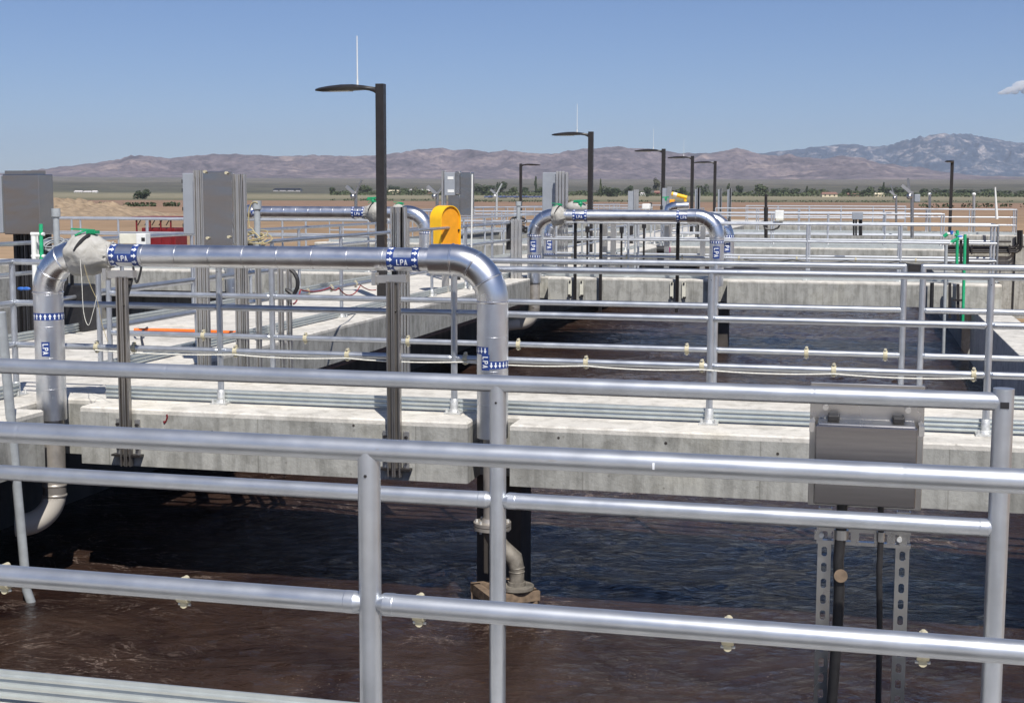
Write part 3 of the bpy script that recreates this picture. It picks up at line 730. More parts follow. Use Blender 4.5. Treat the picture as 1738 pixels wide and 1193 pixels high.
# bare steel below the left leg, elbow turning left
st = MB(); rs_ = .088; zt = zat(85, 820, Y1); st.tube((XL1, Y1, zl+.02), (XL1, Y1, zt), rs_, 28); st.build('steel_leg', 'steelpipe', p1)
rg = MB()
for z in (zt-.01, zt-.09): rg.sweep([(XL1, Y1, z-.012), (XL1, Y1, z-.004), (XL1, Y1, z+.004), (XL1, Y1, z+.012)], [rs_, rs_*1.06, rs_*1.06, rs_], 28, False)
rg.build('weld_ring', 'steelpipe', p1)
eb = MB(); c = Vector((XL1-.25, Y1, zt-.06)); P = arc(c, 0, -math.pi/2, .25, 14, (1, 0, 0), (0, 0, 1)); P = [Vector((XL1, Y1, zt))]+P+[P[-1]+Vector((-.05, -.0, 0))]
Q = [Vector((XL1+(q.x-XL1)*.86, Y1+(q.x-XL1)*.5, q.z)) for q in P]
eb.sweep(Q, rs_, 28); eb.build('outlet_elbow', 'scaled', p1)
# right leg: steel, flange and offset elbow down to base
zf = zat(832, 890, Y1); st = MB(); st.tube((XR1, Y1, zr+.02), (XR1, Y1, zf+.02), .066, 28); st.build('steel_leg', 'steelpipe', p1)
fl = MB(); fl.tube((XR1, Y1, zf-.0), (XR1, Y1, zf+.022), .135, 36); fl.tube((XR1, Y1, zf-.030), (XR1, Y1, zf-.006), .135, 36); fl.sweep([(XR1, Y1, zf+.02), (XR1, Y1, zf+.05)], [.085, .068], 24)
fo = fl.build('flange', 'steelpipe', p1)
bl = MB()
for i in range(8):
    a = 2*math.pi*i/8+.2; bx, by = XR1+.112*math.cos(a), Y1+.112*math.sin(a); bl.tube((bx, by, zf-.05), (bx, by, zf+.04), .010, 6)
bl.build('bolt', 'galv', fo)
xb = xat(877, Y1, 980); zb2 = zat(880, 998, Y1)
of = MB(); of.sweep([(XR1, Y1, zf-.02), (XR1+.01, Y1, zf-.07), (XR1+.06, Y1, zf-.16), (xb-.015, Y1, zf-.24), (xb, Y1, zf-.31), (xb, Y1, zb2+.03)], [.07, .070, .068, .062, .055, .052], 24); of.build('offset_pipe', 'grime', p1)
of2 = MB(); of2.tube((xb, Y1, zb2), (xb, Y1, zb2+.022), .125, 32); of2.tube((xb, Y1, zb2+.02), (xb, Y1, zb2+.05), .064, 24)
for z in (zf-.30, zf-.33): of2.sweep([(xb, Y1, z-.008), (xb, Y1, z), (xb, Y1, z+.008)], [.053, .058, .053], 24)
of2.build('base_flange', 'grime', p1)
# square steel frame that carries the base
fx, fy = xb-.10, Y1+.05; fr = MB(); zz = zb2-.005; s_ = .165
cr, sr = math.cos(.62), math.sin(.62)
cs = [Vector((fx+cr*a-sr*b, fy+sr*a+cr*b, zz-.04)) for a, b in ((-s_, -s_), (s_, -s_), (s_, s_), (-s_, s_))]
for i in range(4): fr.bar(cs[i], cs[(i+1) % 4]+(cs[(i+1) % 4]-cs[i]).normalized()*.03, .06, .07)
fr.box((fx-.05, fy-.05, zz-.075), (fx+.12, fy+.12, zz-.012))
fe = empty('pump_frame', (fx, fy, zz-.08), 'rusty square steel frame under the round base flange', 'frame'); fr.build('frame', 'rust', fe, False)
lg = MB(); [lg.bar(c_+Vector((0, 0, -.03)), c_+Vector((0, 0, -.9)), .05, .05) for c_ in cs]; lg.build('leg', 'rust', fe, False)

nearest = [o for o in COL.objects if o.get('label', '').startswith('nearest and thickest')][0]
for px_, py_, ln_, t0_, t1_, m_, nm_ in ((938, 777, .008, .000, .0018, 'strut', 'scuff'), (1109, 796, .0022, -.008, .006, 'mark', 'paint_drip'), (640, 752, .0035, .006, .008, 'strut', 'scuff')):
    q = atY(px_, py_, 2.71); shell((q.x, 2.734, 1.07), 'x', RR+.0006, -ln_, ln_, t0_, t1_, 0, 4).build(nm_, m_, nearest)

# second pipe group (over cross walkway two)
def far_lpa(label, Y, pxl, pxr, pyc, rp, rl, zb, cov=None, flip=1, words=True):
    XL = xat(pxl, Y); XR = xat(pxr, Y); zc = zat((pxl+pxr)/2, pyc, Y)
    e = lpa_pipe(label, Y, XL, XR, zc, rp, rl, zb, zb, n=24, RB=.40)
    if cov: valve_cover(e, xat(cov[0], Y), xat(cov[1], Y), Y, zc, rl*1.35, rp, flip, strap=True)
    return e, XL, XR, zc
e3, a3, b3, z3 = far_lpa('silver insulated pipe over the second cross walkway, centre right', 26.8, 907, 1217, 367, .118, .138, -.1, (937, 961))
sp_ = MB(); sp_.tube((a3, 26.8, -.6), (a3, 26.8, -.08), .115, 20); sp_.build('steel_leg', 'steelpipe', e3)
sp_ = MB(); P = arc((a3-.30, 26.8, -.62), 0, -math.pi/2, .3, 10, (1, 0, 0), (0, 0, 1)); sp_.sweep([(a3, 26.8, -.58)]+P+[P[-1]+Vector((-.3, -.2, -.02))], .115, 20); sp_.build('outlet_elbow', 'scaled', e3)
for px in (985, 1161):
    s0 = xat(px, 26.8)-a3
    for k in (-1, 1): band(e3, (a3, 26.8, z3), 'x', .118, s0+k*.115, .05, cnt=12)
    word(e3, (a3, 26.8, z3), 'x', .118, s0, -.15, .06, bw=.09, bh=.055)
for X, zs in ((a3, (zat(907, 400, 26.8), zat(907, 435, 26.8))), (b3, (zat(1217, 411, 26.8), zat(1217, 446, 26.8)))):
    for z in zs: band(e3, (X, 26.8, 0), 'z', .138, z, .055, cnt=18)
    word(e3, (X, 26.8, 0), 'z', .138, sum(zs)/2, .03, .088)
e4, a4, b4, z4 = far_lpa('silver insulated pipe standing just behind the centre right one', 28.9, 934, 1235, 371, .118, .138, .15, None)
for X in (a4, b4):
    zs = (zat(934, 398, 28.9), zat(934, 432, 28.9))
    for z in zs: band(e4, (X, 28.9, 0), 'z', .138, z, .055, cnt=18)
    word(e4, (X, 28.9, 0), 'z', .138, sum(zs)/2, .03, .088)
e5, a5, b5, z5 = far_lpa('silver insulated pipe at left behind the lamp post, white valve wrap', 27.1, 394, 724, 361, .125, .15, -1.3, (620, 650), -1)
for px in (435, 610):
    s0 = xat(px, 27.1)-a5
    for k in (-1, 1): band(e5, (a5, 27.1, z5), 'x', .125, s0+k*.11, .05, cnt=12)
    word(e5, (a5, 27.1, z5), 'x', .125, s0, -.15, .06, bw=.09, bh=.055)
valve_cover(e5, xat(668, 27.1), xat(694, 27.1), 27.1, z5, .17, .125, 1, False)
band(e5, (b5, 27.1, 0), 'z', .15, zat(724, 395, 27.1), .055, cnt=18)
e6 = empty('insulated_air_pipe', atY(1133, 400, 44.9), 'small distant silver pipe elbow beneath the yellow arm', 'pipe', 'silver insulated air pipes')
q6 = atY(1134, 351, 44.9); MB().sweep([(q6.x, q6.y, -.2), (q6.x, q6.y, q6.z-.2), (q6.x+.04, q6.y, q6.z-.05), (q6.x+.16, q6.y, q6.z+.0), (q6.x+.3, q6.y, q6.z+.02)], [.15, .15, .16, .16, .15], 20).build('elbow', 'elbow', e6)
MB().sweep([(q6.x+.28, q6.y, q6.z+.02), (q6.x+.66, q6.y+.02, q6.z+.04)], .125, 20).build('pipe_run', 'jacket', e6)

# pipe supports: strut with wall bracket
def support(px0, px1, pytop, pybot, Y, label, slots=False, dx=0):
    x0, x1 = xat(px0, Y, 600), xat(px1, Y, 600); zt = zat(px0, pytop, Y); zb = zat(px0, pybot, Y); xm = (x0+x1)/2
    e = empty('pipe_support', (xm, Y, zb), label, 'pipe support', 'strut posts holding the pipes')
    mb = MB(); w_ = (x1-x0); t = .004
    # two back-to-back C channels
    for s in (-1, 1):
        cx_ = xm+s*w_/4
        mb.box((cx_-w_/4+.002, Y-.02, zb), (cx_-w_/4+.002+t, Y+.02, zt)); mb.box((cx_+w_/4-.002-t, Y-.02, zb), (cx_+w_/4-.002, Y+.02, zt)); mb.box((cx_-w_/4+.002+t, Y+.016, zb), (cx_+w_/4-.002-t, Y+.02, zt))
        mb.box((cx_-w_/4+.002+t, Y-.02, zb), (cx_-w_/4+.013, Y-.017, zt)); mb.box((cx_+w_/4-.013, Y-.02, zb), (cx_+w_/4-.002-t, Y-.017, zt))
    mb.build('strut', 'darkstrut' if Y < 20 else 'dark', e, False)
    return e, x0, x1, zt, zb
for (a, b, top, bot, lb_) in ((201, 219, 470, 790, 'steel strut post holding the big pipe near its cloth wrapped valve'), (657, 680, 478, 808, 'steel strut post holding the big pipe near its right marker')):
    e, x0, x1, zt, zb = support(a, b, top, bot, 9.385, lb_)
    xm = (x0+x1)/2
    for s in (-1, 1):
        pl_ = MB(); pl_.box((xm+s*.055-.045*(s < 0), 9.415, -.35), (xm+s*.055+.045*(s > 0), 9.4275, -.08)); po = pl_.build('wall_bracket', 'strut', e, False, .002)
        for z in (-.30, -.12): MB().tube((xm+s*.08, 9.39, z), (xm+s*.08, 9.418, z), .011, 6).build('bolt', 'dark', po)
    ft = MB(); ft.box((xm-.12, 9.37, -.36), (xm+.12, 9.43, -.345)); ft.build('shelf_angle', 'dark', e, False)
    hd = MB(); hd.bar((xm-.15, 9.44, zt+.012), (xm+.10, 9.40, zt+.022), .05, .055); hd.box((xm-.17, 9.40, zt-.03), (xm-.14, 9.48, zt+.06)); hd.build('saddle', 'strut', e, False, .002)
    br = MB(); br.bar((xm, 9.40, zt-.22), (xm-.02, 9.56, zt-.02), .03, .03); br.build('brace', 'dark', e, False)
for (px, lb_) in ((1018, 'left thin dark strut under the centre right pipe'), (1147, 'right thin dark strut under the centre right pipe')):
    e, x0, x1, zt, zb = support(px-2.6, px+2.6, 380, 530, 26.9, lb_)
for px, lb_ in ((975, 'bracketed dark strut on second walkway wall, left one'), (1148, 'bracketed dark strut on second walkway wall, right one')):
    e, x0, x1, zt, zb = support(px-2.6, px+2.6, 378, 512, 26.9, lb_); xm = (x0+x1)/2
    for s in (-1, 1):
        pl_ = MB(); pl_.box((xm+s*.08, 26.965, -.36), (xm+s*.15, 26.99, -.06)); pl_.build('wall_bracket', 'beige', e, False)
        bo = MB(); bo.box((xm+s*.10, 26.95, -.37), (xm+s*.16, 26.965, -.33)); bo.box((xm+s*.10, 26.95, -.10), (xm+s*.13, 26.965, -.06)); bo.build('bolt', 'dark', e, False)

# ------------------------------------------------------------ lamp posts
def lamp(label, X, Y, h=3.25, tip=-1.05, antenna=True, rot=0, zb=0, sc=1):
    e = empty('lamp_post', (X, Y, zb), label, 'lamp post', 'dark lamp posts on the walkways')
    w_ = .065; p_ = MB().box((X-w_, Y-w_, zb), (X+w_, Y+w_, h)); po = p_.build('pole', 'dark', e, False, .006)
    b = MB().box((X-.13, Y-.13, zb), (X+.13, Y+.13, zb+.03)); b.build('base_plate', 'dark', e, False)
    # arm that flares into the pole, then a thin leaf shaped head
    c, s = math.cos(rot), math.sin(rot)
    def pt(u, v, z): 
        u = u*(1 if tip < 0 else -1); return (X+c*u-s*v, Y+s*u+c*v, z)
    st = [(-.05, .055, h-.16, h-.05), (-.10, .055, h-.125, h-.045), (-.17, .06, h-.10, h-.035), (-.27, .085, h-.085, h-.02), (-.42, .15, h-.088, h-.005), (-.60, .185, h-.095, h-.008), (-.80, .17, h-.10, h-.025), (-.96, .11, h-.10, h-.045), (-1.04, .04, h-.092, h-.062)]
    mb = MB(); o = 0
    for u, hw, z0_, z1_ in st:
        ed = (z0_+z1_)/2
        for v, z in ((-hw, ed-.008), (-hw*.7, z0_), (hw*.7, z0_), (hw, ed-.008), (hw, ed+.006), (hw*.6, z1_), (-hw*.6, z1_), (-hw, ed+.006)): mb.v.append(pt(u, v, z))
    for i in range(len(st)-1):
        for j in range(8): k = (j+1) % 8; mb.f.append((i*8+j, i*8+k, (i+1)*8+k, (i+1)*8+j))
    mb.f.append(tuple(range(8))); mb.f.append(tuple((len(st)-1)*8+i for i in range(8)))
    ho = mb.build('lamp_head', 'dark', e)
    ln = MB(); n = 5
    for i in range(n): 
        u = -.50-.07*i; ln.add([pt(u-.025, -.09, h-.102), pt(u+.025, -.09, h-.102), pt(u+.025, .09, h-.102), pt(u-.025, .09, h-.102), pt(u-.025, -.09, h-.092), pt(u+.025, -.09, h-.092), pt(u+.025, .09, h-.092), pt(u-.025, .09, h-.092)], [(0, 1, 2, 3), (0, 1, 5, 4), (2, 3, 7, 6), (1, 2, 6, 5), (3, 0, 4, 7)])
    ln.build('lens', 'beige', ho, False)
    if antenna:
        a = MB(); ax, ay, _ = pt(-.37, 0, 0); a.tube((ax, ay, h-.02), (ax, ay, h+.06), .016, 8); a.sweep([(ax, ay, h+.05), (ax, ay, h+.72)], [.011*min(1, 26/Y), .007*min(1, 26/Y)], 8); a.build('antenna', 'white', ho)
    return e
lamp('nearest and tallest dark lamp post, antenna on its arm', xat(646, 20.3, 142), 20.3, 3.27)
lamp('second lamp post, left of the right-hand group, rising by the grey panel', xat(1003, 36.4, 225), 36.4, 3.27)
lamp('third lamp post from the front, leftmost of the three close together', xat(1126.5, 50, 254), 50, 3.27)
lamp('middle lamp post of the three close together', xat(1175.5, 59, 266), 59, 3.27)
lamp('farthest lamp post of the three close together', xat(1214, 67, 274), 67, 3.25, antenna=False)
lamp('small far lamp post whose arm points right', xat(884, 71, 278), 71, 3.25, tip=1, antenna=False)
lamp('right lamp post seen end-on with flat top', xat(1602, 69, 276), 62.9, 3.15, antenna=False, rot=R(76))

# ------------------------------------------------------------ cabinets on struts
def strut_leg(mb, x, y, z0, z1, w_=.041, face=-1):
    t = .003
    mb.box((x-w_/2, y-w_/2, z0), (x-w_/2+t, y+w_/2, z1)); mb.box((x+w_/2-t, y-w_/2, z0), (x+w_/2, y+w_/2, z1)); mb.box((x-w_/2+t, y+w_/2-t, z0), (x+w_/2-t, y+w_/2, z1))
    mb.box((x-w_/2+t, y-w_/2, z0), (x-w_/2+t+.012, y-w_/2+t, z1)); mb.box((x+w_/2-t-.012, y-w_/2, z0), (x+w_/2-t, y-w_/2+t, z1))
def strut_group(name_parent, xs, y, z0, z1, part='strut'):
    for x in xs:
        mb = MB(); strut_leg(mb, x, y, z0, z1); mb.build(part, 'strut', name_parent, False)
Yc = 11.62
def px11(p_, y_=350): return xat(p_, Yc, y_)
c1 = empty('control_cabinet', (px11(372), Yc, T), 'tall stainless control panel on strut legs with grey box behind its left side', 'cabinet', 'control panels on struts')
zt = zat(372, 290, Yc); zm = 1.06
pn = MB().box((px11(349), Yc-.045, zm), (px11(398), Yc-.03, zt-.01)); pn.build('panel', 'steel_panel', c1, False, .003)
strut_group(c1, [px11(334), px11(341.5), px11(348)], Yc, -.42, zt+.005)
strut_group(c1, [px11(401), px11(408), px11(414)], Yc, -.42, zt-.03)
strut_group(c1, [px11(440, 600), px11(478, 600), px11(492, 600)], Yc, -.42, 1.02)
gb = MB().box((px11(306), Yc+.05, zat(306, 398, Yc)), (px11(346), Yc+.34, zat(306, 294, Yc))); go = gb.build('enclosure', 'grey', c1, False, .006)
hg = MB()
for y_ in (305, 320, 352, 380): hg.box((px11(303), Yc+.07, zat(306, y_+6, Yc)), (px11(306.5), Yc+.10, zat(306, y_, Yc)))
hg.build('hinge', 'black', go, False)
bt = MB()
for x_, y_ in ((354, 292), (390, 294), (356, 404), (392, 402)): bt.tube((px11(x_), Yc-.07, zat(x_, y_, Yc)), (px11(x_), Yc-.044, zat(x_, y_, Yc)), .014, 6)
bt.build('bolt', 'clamp', c1)
for x_ in (334, 348, 401, 414, 440, 478, 492):
    MB().box((px11(x_, 600 if x_ > 430 else 350)-.02, 11.2, -.22), (px11(x_, 600 if x_ > 430 else 350)+.02, Yc+.03, -.18)).build('wall_bracket', 'strut', c1, False)
# strut stand at centre (663-690)
c2 = empty('control_cabinet', (px11(676), Yc, T), 'narrow stainless strut stand behind the big pipe, beside the tallest lamp', 'cabinet', 'control panels on struts')
strut_group(c2, [px11(681, 560), px11(691, 560)], Yc, -.42, 1.40)
for x_ in (670, 676, 683, 688): strut_group(c2, [px11(x_)], Yc-.045, .95, 1.50)
for x_ in (681, 691): MB().box((px11(x_, 560)-.02, 11.2, -.22), (px11(x_, 560)+.02, Yc+.03, -.18)).build('wall_bracket', 'strut', c2, False)
MB().box((px11(660), Yc+.06, .62), (px11(668), Yc+.28, 1.28)).build('enclosure', 'black', c2, False, .004)
MB().box((px11(662), Yc+.03, .97), (px11(688), Yc+.05, 1.48)).build('panel', 'steel_panel', c2, False)
# strut pair left of second pipe leg (867-887)
Ys = 26.4
c3 = empty('control_cabinet', (xat(877, Ys), Ys, T), 'short strut stand left of the second pipe leg', 'cabinet', 'control panels on struts')
xx = xat(877, Ys)
for k in range(3): 
    mb = MB(); mb.box((xx-.11+k*.075, Ys-.03, -.4), (xx-.05+k*.075, Ys+.03, 1.15)); mb.build('strut', 'strut', c3, False, .004)
MB().box((xx-.22, Ys+.04, .55), (xx-.10, Ys+.15, 1.1)).build('enclosure', 'black', c3, False)
# grey box + struts at 920-965
Yg = 29.1
c4 = empty('control_cabinet', (xat(940, Yg), Yg, 0), 'tall pale grey enclosure with struts above the second pipe valve', 'cabinet', 'control panels on struts')
MB().box((xat(920, Yg), Yg, .65), (xat(944, Yg), Yg+.4, zat(920, 293, Yg))).build('enclosure', 'grey', c4, False, .01)
for i, x_ in enumerate((946, 951, 956, 962)):
    xx = xat(x_, Yg-.2); MB().box((xx-.028, Yg-.25, T), (xx+.024, Yg-.19, zat(950, 291+(i == 3)*2, Yg-.2))).build('strut', 'strut', c4, False, .004)
MB().box((xat(944, Yg), Yg-.15, 1.0), (xat(962, Yg), Yg-.12, 2.05)).build('panel', 'steel_panel', c4, False)
# 750-800
Yh = 25.6; 
c5 = empty('control_cabinet', (xat(775, Yh), Yh, 0), 'stainless control box beside the yellow life ring case, grey breaker box on front', 'cabinet', 'control panels on struts')
MB().box((xat(780, Yh), Yh, zat(780, 366, Yh)), (xat(799, Yh), Yh+.25, zat(780, 293, Yh))).build('enclosure', 'steel_panel', c5, False, .008)
MB().box((xat(757, Yh), Yh-.1, zat(760, 332, Yh)), (xat(774, Yh), Yh+.1, zat(760, 293, Yh))).build('breaker_box', 'grey', c5, False, .008)
MB().box((xat(761, Yh), Yh-.02, zat(760, 364, Yh)), (xat(781, Yh), Yh+.12, zat(760, 331, Yh))).build('duct', 'steel_panel', c5, False, .01)
MB().box((xat(774, Yh), Yh-.04, zat(760, 330, Yh)), (xat(781, Yh), Yh+.1, zat(760, 291, Yh))).build('side_panel', 'steel', c5, False, .01)
for x_ in (751, 755): xx = xat(x_, Yh); MB().box((xx-.02, Yh, T), (xx+.02, Yh+.05, zat(751, 290, Yh))).build('strut', 'strut', c5, False, .004)
MB().tube((xat(776, Yh), Yh+.05, 0), (xat(776, Yh), Yh+.05, zat(760, 362, Yh)), .05, 12).build('conduit', 'black', c5)
for a_, b_, y_ in ((760, 770, 300), (760, 771, 322)):
    MB().box((xat(a_, Yh-.1), Yh-.106, zat(a_, y_+5, Yh)), (xat(b_, Yh-.1), Yh-.1015, zat(a_, y_, Yh))).build('notice', 'white', c5, False)
tag(MB().tube((xat(799.5, 23, 380), 23, 0), (xat(801.5, 23, 300), 23, zat(800, 296, 23)), .014, 10).build('thin_pole', 'white', None), 'thin white pole standing right of the yellow life ring case', 'pole')
# far grey panels
for i, (px0, px1, pyt, Yq, lb_) in enumerate(((1065, 1084, 322, 46.9, 'far grey strut panel left of the three close lamps'), (1123, 1139, 317, 46.9, 'far grey strut panel at foot of the third lamp post'), (1178, 1187, 319, 47.4, 'far grey strut panel at foot of the middle lamp post'), (1217, 1224, 320, 64.5, 'small far grey panel at foot of farthest close lamp'), (1233, 1240, 320, 64.5, 'small far pale panel right of the close lamps'))):
    e = empty('control_cabinet', (xat(px0, Yq), Yq, 0), lb_, 'cabinet', 'control panels on struts')
    x0, x1 = xat(px0, Yq), xat(px1, Yq); zt = zat(px0, pyt, Yq)
    MB().box((x0, Yq, .55), (x0+(x1-x0)*.55, Yq+.3, zt-.05)).build('enclosure', 'grey', e, False, .01)
    n_ = 3
    for k in range(n_):
        xx = x0+(x1-x0)*(.62+.14*k); MB().box((xx-.025, Yq-.05, 0), (xx+.025, Yq, zt)).build('strut', 'strut', e, False)
    MB().box((x0+.04, Yq-.02, 0), (x0+.12, Yq+.05, .6)).build('leg', 'dark', e, False)
    MB().box((x0+(x1-x0)*.3, Yq-.02, 0), (x0+(x1-x0)*.3+.07, Yq+.05, .6)).build('leg', 'dark', e, False)
# cabinet at far left
def X14(p_, y_=350, Y=14.4): return xat(p_, Y, y_)
Yl = 14.4
c6 = empty('control_cabinet', (X14(30), Yl, T), 'wide stainless cabinet at the left edge above black strut bars', 'cabinet', 'control panels on struts')
MB().box((X14(6), Yl, zat(10, 398, Yl)), (X14(67), Yl+.3, zat(10, 296, Yl))).build('enclosure', 'steel_panel', c6, False, .008)
MB().box((X14(-25), Yl+.02, zat(10, 396, Yl)), (X14(2), Yl+.3, zat(10, 298, Yl))).build('enclosure', 'grey', c6, False, .008)
MB().box((X14(-20), Yl+.35, zat(10, 396, Yl)), (X14(48), Yl+.38, zat(10, 289, Yl))).build('backing_panel', 'steel_panel', c6, False)
for x_ in (-6, 2, 9, 17, 24, 31, 38, 45, 52): 
    mb = MB(); strut_leg(mb, X14(x_), Yl+.36, -1.0, zat(10, 396, Yl)); mb.build('strut', 'strut' if x_ % 2 else 'dark', c6, False)
for x_ in (4, 14, 22, 28, 36, 48, 58, 78, 88, 98):
    MB().tube((X14(x_), Yl+.25, -.9), (X14(x_), Yl+.25, zat(10, 430 if x_ > 60 else 396, Yl)), .022, 8).build('cable', 'black', c6)
MB().box((X14(70), Yl+.2, -1.2), (X14(120), Yl+.5, .55)).build('dark_filler', 'black', c6, False, .02)  # black box added to fill the dark area below the cabinet
# dark box added to stand for the void in the left basin
tag(MB().box((-10.9, 14.0, -1.6), (-9.3, 21.5, -.42)).build('void_filler', 'dconc', None, False, .03), 'dark trough standing for the void in the left basin behind the railing', 'filler')

# box 1 in front (junction box)
Yb = 4.36
def XB(p_, y_=780): return xat(p_, Yb, y_)
def ZB(y_, p_=1470): return zat(p_, y_, Yb)
b1 = empty('junction_box', (XB(1470), Yb, -.4), 'stainless junction box on slotted legs behind the front railings', 'junction box')
zt = zat(1375, 665, Yb); zbm = zat(1470, 862, Yb)
MB().box((XB(1375, 700), Yb, zbm-.0), (XB(1569, 700), Yb+.012, zt+.03)).build('back_plate', 'steel', b1, False, .002)
MB().box((XB(1384, 780), Yb-.115, ZB(846)), (XB(1553, 780), Yb-.10, ZB(714))).build('door', 'door', b1, False, .004)
MB().box((XB(1387, 780), Yb-.10, ZB(843)), (XB(1550, 780), Yb-.001, ZB(712))).build('enclosure', 'steel', b1, False, .004)
for x_ in (1413, 1522):
    MB().box((XB(x_-10), Yb-.06, ZB(712)), (XB(x_+10), Yb-.002, ZB(702))).build('vent_lug', 'black', b1, False, .004)
for x_ in (1399, 1538):
    bo = MB(); bo.tube((XB(x_), Yb-.025, ZB(692)), (XB(x_), Yb-.001, ZB(692)), .009, 10); bo.build('bolt', 'strut', b1)
for x_ in (1378, 1560):
    bo = MB(); bo.tube((XB(x_), Yb-.03, ZB(717)), (XB(x_), Yb-.001, ZB(717)), .008, 8); bo.box((XB(x_)-.008, Yb-.095, ZB(728)), (XB(x_)+.008, Yb-.03, ZB(712))); bo.build('latch', 'strut', b1)
def slotted(xm, y, z0, z1, w_, part, mat='steel'):
    mb = MB(); sl_h = .030; gap = .021; sw = w_*.42; z = z1-.02
    mb.box((xm-w_/2, y, z0), (xm-sw/2, y+.003, z1)); mb.box((xm+sw/2, y, z0), (xm+w_/2, y+.003, z1))
    zz_ = z1
    while zz_-gap-sl_h > z0:
        mb.box((xm-sw/2, y, zz_-gap), (xm+sw/2, y+.003, zz_)); 
        # rounded slot corners
        zz_ -= gap
        for s in (-1, 1):
            for tt, zc_ in ((1, zz_), (-1, zz_-sl_h)):
                mb.add([(xm+s*sw/2, y+.0005, zc_), (xm+s*sw/2-s*sw*.28, y+.0005, zc_), (xm+s*sw/2, y+.0005, zc_-tt*sw*.30)], [(0, 1, 2)])
        zz_ -= sl_h
    mb.box((xm-sw/2, y, z0), (xm+sw/2, y+.003, zz_))
    for s in (-1, 1): mb.box((xm+s*w_/2-.003*(s > 0), y+.003, z0), (xm+s*w_/2+.003*(s < 0), y+.024, z1))
    return mb.build(part, mat, b1, False)
slotted(XB(1397, 1000), Yb+.02, -1.8, ZB(868), .041, 'slotted_leg'); slotted(XB(1530, 1000), Yb+.02, -1.8, ZB(868), .041, 'slotted_leg')
cb = MB(); 
for z0_, z1_ in ((ZB(926), ZB(920)), (ZB(904), ZB(898))): cb.box((XB(1386, 910), Yb-.006, z0_), (XB(1546, 910), Yb+.016, z1_))
for x_ in (1386, 1418, 1448, 1488, 1510, 1530): cb.box((XB(x_), Yb-.004, ZB(920)), (XB(x_+14), Yb-.001, ZB(904)))
cbo = cb.build('cross_strut', 'steel', b1, False)
for x_ in (1398, 1531): MB().tube((XB(x_), Yb-.014, ZB(911)), (XB(x_), Yb-.004, ZB(911)), .008, 8).build('nut', 'galv', cbo)
cable = MB(); P = [(XB(1432), Yb-.035, ZB(850)), (XB(1431), Yb-.035, ZB(900)), (XB(1428), Yb-.03, ZB(950)), (XB(1431), Yb-.03, ZB(1000)), (XB(1430), Yb-.03, ZB(1060)), (XB(1424), Yb-.03, ZB(1193)), (XB(1420), Yb, -.4)]
cable.sweep(P, .0165, 12); cable.build('cable', 'black', b1)
cable = MB(); P = [(XB(1497), Yb-.03, ZB(850)), (XB(1499), Yb-.03, ZB(905)), (XB(1498), Yb-.03, ZB(960)), (XB(1502), Yb-.03, ZB(1060)), (XB(1504), Yb-.03, ZB(1193)), (XB(1506), Yb, -.4)]
cable.sweep(P, .0095, 10); cable.build('cable', 'black', b1)
tg_ = MB(); tg_.tube((XB(1433), Yb-.056, ZB(972)), (XB(1433), Yb-.052, ZB(972)), .0205, 20); tg_.build('round_tag', 'rust', b1)
for x_, hw in ((1432, .022), (1499, .013)): MB().sweep([(XB(x_), Yb-.03, ZB(913)), (XB(x_), Yb-.03, ZB(897))], hw, 14).build('cable_clip', 'steel', b1)
# probe rod
tag(MB().sweep([(-5.80, 9.0, -1.7), atY(45, 1000, 8.95), atY(8, 600, 8.7), atY(1, 530, 8.66)], .034, 14).build('probe_rod', 'pvc', None), 'grey rod leaning down into the brown water at far left', 'rod')

# ------------------------------------------------------------ smaller things
# life ring case
Yr = 22.3; x0, x1 = xat(735, Yr), xat(758, Yr); 
def ring_case():
    z1_ = zat(755, 349, Yr); zb = zat(755, 424, Yr); dp = .13
    # case faces to the right and towards the viewer; built facing -Y then rotated
    e = empty('life_ring_case', (xat(756, Yr), Yr, 0), 'yellow life ring case with arched top on the left walkway', 'life ring case')
    w_ = .235; h0 = zb; h1 = z1_-w_
    out = [(-w_, h0), (w_, h0)]+[(w_*math.cos(a), h1+w_*math.sin(a)) for a in [math.pi*i/20 for i in range(21)]]
    inn = [(-w_*.94, h0+.03), (w_*.94, h0+.03)]+[(w_*.94*math.cos(a), h1+w_*.94*math.sin(a)) for a in [math.pi*i/20 for i in range(21)]]
    mb = MB(); n = len(out); vs = [(u, -dp, v) for u, v in out]+[(u, -dp, v) for u, v in inn]+[(u, -dp*.80, v) for u, v in inn]+[(u, dp, v) for u, v in out]
    fs = []
    for i in range(n):
        k = (i+1) % n; fs += [(i, k, n+k, n+i), (n+i, n+k, 2*n+k, 2*n+i), (i, 3*n+i, 3*n+k, k)]
    fs.append(tuple(3*n+i for i in reversed(range(n))))
    mb.add(vs, fs)
    bk_ = MB().add([(u, -dp*.80, v) for u, v in inn], [tuple(range(n))])
    rg_ = MB(); rg_.box((w_*.80, -dp*.95, h0+.30), (w_*.9, -dp*.8, h0+.34))
    rt = Matrix.Rotation(R(62), 4, 'Z')
    org = e.location
    for q, nm, mt_ in ((mb, 'case', 'yellow'), (bk_, 'case_back', 'amber'), (rg_, 'latch', 'dark')):
        q.v = [tuple((rt @ Vector(v_)) + Vector((org.x, org.y, 0))) for v_ in q.v]; q.build(nm, mt_, e)
    pp = MB(); pp.box((org.x-.05, org.y-.05, 0), (org.x+.05, org.y+.05, zb+.02)); pp.build('post', 'strut', e, False)
ring_case()
